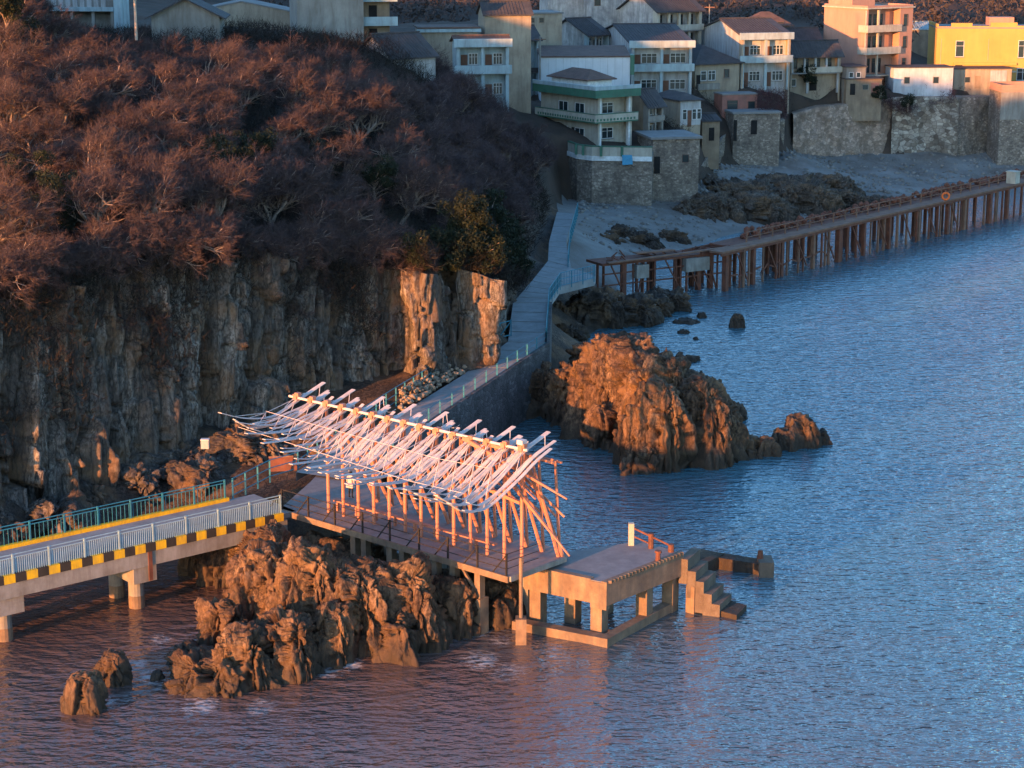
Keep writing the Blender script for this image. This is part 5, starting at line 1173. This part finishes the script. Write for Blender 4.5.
for k, ((u, v, hh), lb) in enumerate(zip(EV, evl)):
    if k < 3 or k == 7: p = top_at(u, (1.6, 1.4, 2.2, 4.5)[(0, 1, 2, 0, 0, 0, 0, 3)[k]])
    else: p = onslope(u, v)
    evp.append(p); s = hh / 5.2 * 1.5; put(ever, k, p - Vector((0, 0, .3)), rng.uniform(0, 6), (s, s), lb)
p = PY(8, 66, 185); put(ever, 1, Vector((p.x, p.y, p.z)), 1, (1.35, 1.5), 'large evergreen filling the top left corner beside the balustraded house')
def region(u, v, d):
    if u < 130: return 'bare reddish tree at the left end of the wooded headland'
    if d < 4: return 'bare reddish tree leaning over the cliff brow' 
    if v < 110: return 'bare reddish tree on the crest below the grey block building'
    return 'bare reddish tree in the middle of the wooded slope'
for k, (x, y, z, u, v, d) in enumerate(pts):
    if any((x - e.x) ** 2 + (y - e.y) ** 2 < 4 for e in evp): continue
    s = rng.uniform(.85, 1.3); 
    if u > 425 and rng.random() < .85: put(grey, rng.randrange(3), (x, y, z), rng.uniform(-.6, .6), (s * .95, s * rng.uniform(.85, 1.05)), 'grey purple leafless tree at the seaward tip of the wood, left of the cream villa')
    else: put(bare, rng.randrange(5), (x, y, z), rng.uniform(-.8, .8), (s, s * rng.uniform(.8, 1.05)), region(u, v, d))
for k in range(30):
    u = -25 + k * 14.6 + rng.uniform(-5, 5)
    if u > 408: break
    p = top_at(u, rng.uniform(.2, 1.6)) - Vector((0, 0, .5)); s = rng.uniform(.6, .95)
    o = put(bare, rng.randrange(5), p, rng.uniform(-.7, .7), (s, s * .95), 'bare reddish tree leaning over the cliff brow'); o.rotation_euler = (rng.uniform(.25, .7), rng.uniform(.1, .5), rng.uniform(-.4, .6))
for k, (u, v, s, lb) in enumerate([(806, 78, 1.2, 'dark green bush in front of the veranda house'), (880, 92, .9, 'dark bush on top of the sea wall left of the grey shed'), (908, 100, .8, 'dark bush hanging on the sea wall below the grey shed')]):
    p = PY(u, v + 9, 306.5 - k * .4); put(bushes, k, p, k, (s, s), lb)

def brush(name, n, sampler, mat, size=.5, seed=1, tall=1.3):
    rg = np.random.default_rng(seed); pts = sampler(n, rg); n = len(pts)
    p = pts + np.stack([rg.normal(0, .15, n), rg.normal(0, .15, n), rg.uniform(0, 1, n) ** 1.6 * tall], 1)
    a = rg.normal(size=(n, 3)); a[:, 2] = np.abs(a[:, 2]) + .25; a /= np.linalg.norm(a, axis=1)[:, None]
    s = rg.normal(size=(n, 3)); s /= np.linalg.norm(s, axis=1)[:, None]
    l = rg.uniform(.5, 1.3, n)[:, None] * size
    V = np.stack([p - s * .03, p + s * .03, p + a * l], 1).reshape(-1, 3)
    o = link(name, npmesh(name, V, np.arange(len(V)).reshape(-1, 3)), mat); tag(o, kind='stuff'); return o
def head(n, rg):
    x = rg.uniform(-62, 9, n * 4); y = rg.uniform(126, 238, n * 4); z, d = ground(x, y); clump = fbm(np.stack([x * .35, y * .35, x * 0], 1), 3)
    zc = y * math.cos(PITCH) - (z - 40) * math.sin(PITCH); u = 512 + FPX * x / zc
    k = (d > .3) & (u > -20) & (u < 600) & (clump > .34); out = np.stack([x, y, z], 1)[k]; return out[:n]
brush('undergrowth', 200000, head, M['brush'], 1.0, 1, 2.0)
def face(n, rg):      # on ledges and in joints of the upper cliff
    T = np.array(toes); B = np.array(tops); k = rg.integers(0, len(T) - 1, n * 3); f = rg.uniform(0, 1, n * 3)[:, None]; t = 1 - rg.uniform(0, 1, n * 3) ** 1.5 * .85
    a = T[k] * (1 - f) + T[k + 1] * f; b = B[k] * (1 - f) + B[k + 1] * f; p = a * (1 - t[:, None]) + b * t[:, None]
    cl = fbm(np.stack([p[:, 0] * .3, p[:, 2] * .16, p[:, 1] * .3], 1), 3); lim = np.where(k > 6, .66, np.where(k < 4, .53, .57)) - .34 * (t - .62)
    p = p[(cl > lim)][:n]; p[:, :2] += rg.normal(0, .5, (len(p), 2)) + [.35, -.45]; return p
brush('cliff_scrub', 34000, face, M['brush'], .6, 2, .7)
def brow(n, rg):
    B = np.array(tops); k = rg.integers(0, len(B) - 1, n); f = rg.uniform(0, 1, n)[:, None]; p = B[k] * (1 - f) + B[k + 1] * f
    e = rg.uniform(-.8, 5.0, n); p = p + np.stack([-e * .8, e * .6, -np.maximum(e, 0) * .12 - .2], 1); return p[fbm(p * .3, 3) > .40]
brush('brow_scrub', 60000, brow, M['brush'], .9, 6, 1.8)
def ivy(n, rg):
    x = rg.uniform(0, 1, n); u = 790 + x * 165; v = 98 + rg.normal(0, 4, n) + 12 * np.exp(-((u - 905) / 22) ** 2); y = 307.6
    k = fbm(np.stack([u * .08, v * .08, u * 0], 1), 3) > .46; out = np.array([tuple(PY(a, b, 307.4 + rg.uniform(0, 1.5))) for a, b in zip(u[k], v[k])]); return out
brush('wall_ivy', 9000, ivy, wmat("purple_ivy", (.09, .035, .04), (.05, .028, .03), 1, .9, 0, 0), .5, 3, .8)
def village_scrub(n, rg):
    x = rg.uniform(17, 76, n * 4); y = rg.uniform(258, 330, n * 4); z, d = ground(x, y)
    k = (d > .2) & (fbm(np.stack([x * .22, y * .22, x * 0 + 4], 1), 3) > .47); return np.stack([x, y, z], 1)[k][:n]
brush('village_scrub', 26000, village_scrub, M['brush'], .6, 8, .9)
def ivy2(n, rg):
    u = rg.uniform(757, 787, n); v = rg.uniform(92, 120, n); return np.array([tuple(PY(a, b, 288 + rg.uniform(0, 1.2))) for a, b in zip(u, v)])
brush('wall_ivy', 4500, ivy2, bpy.data.materials["purple_ivy"], .5, 4, .6)
def far_wood():
    rg = np.random.default_rng(9); V = []
    N = 1500; x = rg.uniform(-95, 165, N); y = rg.uniform(338, 520, N); z, _ = ground(x, y)
    for k in range(N):
        m = 70; d = rg.normal(size=(m, 3)); d /= np.linalg.norm(d, axis=1)[:, None]; r = rg.uniform(1.6, 3.4)
        p = np.array([x[k], y[k], z[k] + r * .8]) + d * (r * rg.uniform(.3, 1.1, m))[:, None] * [1, 1, 1.05]
        a = rg.normal(size=(m, 3)) * .42; b = rg.normal(size=(m, 3)) * .42; V.append(np.stack([p, p + a, p + b], 1).reshape(-1, 3))
    V = np.concatenate(V); o = link('far_wood', npmesh('far_wood', V, np.arange(len(V)).reshape(-1, 3)), M['wood']); tag(o, kind='stuff')
far_wood()

# ------------------------------------------------------------------ a person under the pavilion and small things lying about
def person():
    base = deck_pt(1.2, 4.7, 0); t = thing('person', 'person in a pale pink coat and dark trousers standing under the pavilion', 'person', base, R(150))
    J = [((0, 0, .95), .15), ((0, .01, 1.18), .15), ((0, .01, 1.38), .17), ((0, 0, 1.47), .075), ((0, -.02, 1.56), .062), ((0, -.03, 1.66), .105), ((0, -.02, 1.73), .09)]
    E = [(0, 1), (1, 2), (2, 3), (3, 4), (4, 5), (5, 6)]
    for sx in (-1, 1):
        b = len(J); J += [((.1 * sx, 0, .88), .105), ((.11 * sx, -.01, .5), .07), ((.115 * sx, .02, .1), .05), ((.125 * sx, -.13, .045), .04)]; E += [(0, b), (b, b + 1), (b + 1, b + 2), (b + 2, b + 3)]
        b = len(J); J += [((.2 * sx, .0, 1.4), .075), ((.26 * sx, .02, 1.13), .058), ((.24 * sx, -.1, .9), .042), ((.235 * sx, -.13, .82), .035)]; E += [(2, b), (b, b + 1), (b + 1, b + 2), (b + 2, b + 3)]
    me = bpy.data.meshes.new('body'); me.from_pydata([j[0] for j in J], E, []); o = bpy.data.objects.new('body', me); col.objects.link(o)
    sk = o.modifiers.new('skin', 'SKIN'); sv_ = me.skin_vertices[0].data
    for k, j in enumerate(J): sv_[k].radius = (j[1], j[1] * .85)
    sv_[0].use_root = True
    ss = o.modifiers.new('sub', 'SUBSURF'); ss.levels = 2
    dg = bpy.context.evaluated_depsgraph_get(); m2 = bpy.data.meshes.new_from_object(o.evaluated_get(dg)); bpy.data.objects.remove(o)
    for m in ('trouser', 'coat', 'skin', 'hair'): m2.materials.append(M[m])
    for pl_ in m2.polygons:
        c = pl_.center; pl_.use_smooth = True
        arm = abs(c.x) > .17 and c.z > .78
        pl_.material_index = 3 if c.z < .09 else (0 if c.z < .8 and not arm else (2 if (c.z > 1.5 or (arm and c.z < .88)) else 1))
    b_ = bpy.data.objects.new('body', m2); col.objects.link(b_); b_.parent = t
    d, f = ico(2); v = d * [.112, .12, .115] + [0, -.01, 1.7]; v[:, 2] = np.where(d[:, 1] < -.3, np.maximum(v[:, 2], 1.72), np.maximum(v[:, 2], 1.60)); link('hair', npmesh('hair', v, f), M['hair'], t, True)
    m = MB(); m.prism([(-.24, -.16), (.24, -.16), (.25, .16), (-.25, .16)], .72, 1.0); m.build('coat_hem', M['coat'], t)
    return t
person()
def lumpish(name, label, cat, p, r, mat, seed):
    d, f = ico(3); n = fbm(d * 1.7 + seed, 3)[:, None]; v = np.sign(d) * np.abs(d) ** .6 * r * (.7 + .6 * n); o = link(name, npmesh(name, v, f), mat); o.location = p; return tag(o, label, cat)
lumpish('foam_float', 'white foam float drifting beside the huge sunlit rock', 'float', P(585, 431, .05), np.array([.55, .3, .25]), M['white_paint'], 3)
lumpish('foam_float', 'smaller pale float scrap left of the white foam float', 'float', P(577, 432, .05), np.array([.2, .15, .12]), M['white_paint'], 8)
t = thing('crate', 'white box lying on the rock shelf at the cliff foot', 'box', P(205, 441, 5.3)); m = MB(); m.box(-.26, .26, -.2, .2, -.5, .1); m.build('body', M['wall_white'], t); m = MB(); m.box(-.28, .28, -.22, .22, .103, .15); m.build('lid', M['frame_white'], t)
t = thing('rust_panel', 'rusty orange panel leaning at the cliff foot behind the pavilion', 'panel', P(283, 462, 4.6)); m = MB(); m.box(-.9, .9, -.06, .06, -.6, .35); m.build('sheet', M['rust'], t); m = MB(); m.box(-.93, .93, -.1, -.063, .3, .4); m.build('batten', M['rustwood'], t); t.rotation_euler = (R(-15), 0, R(8))
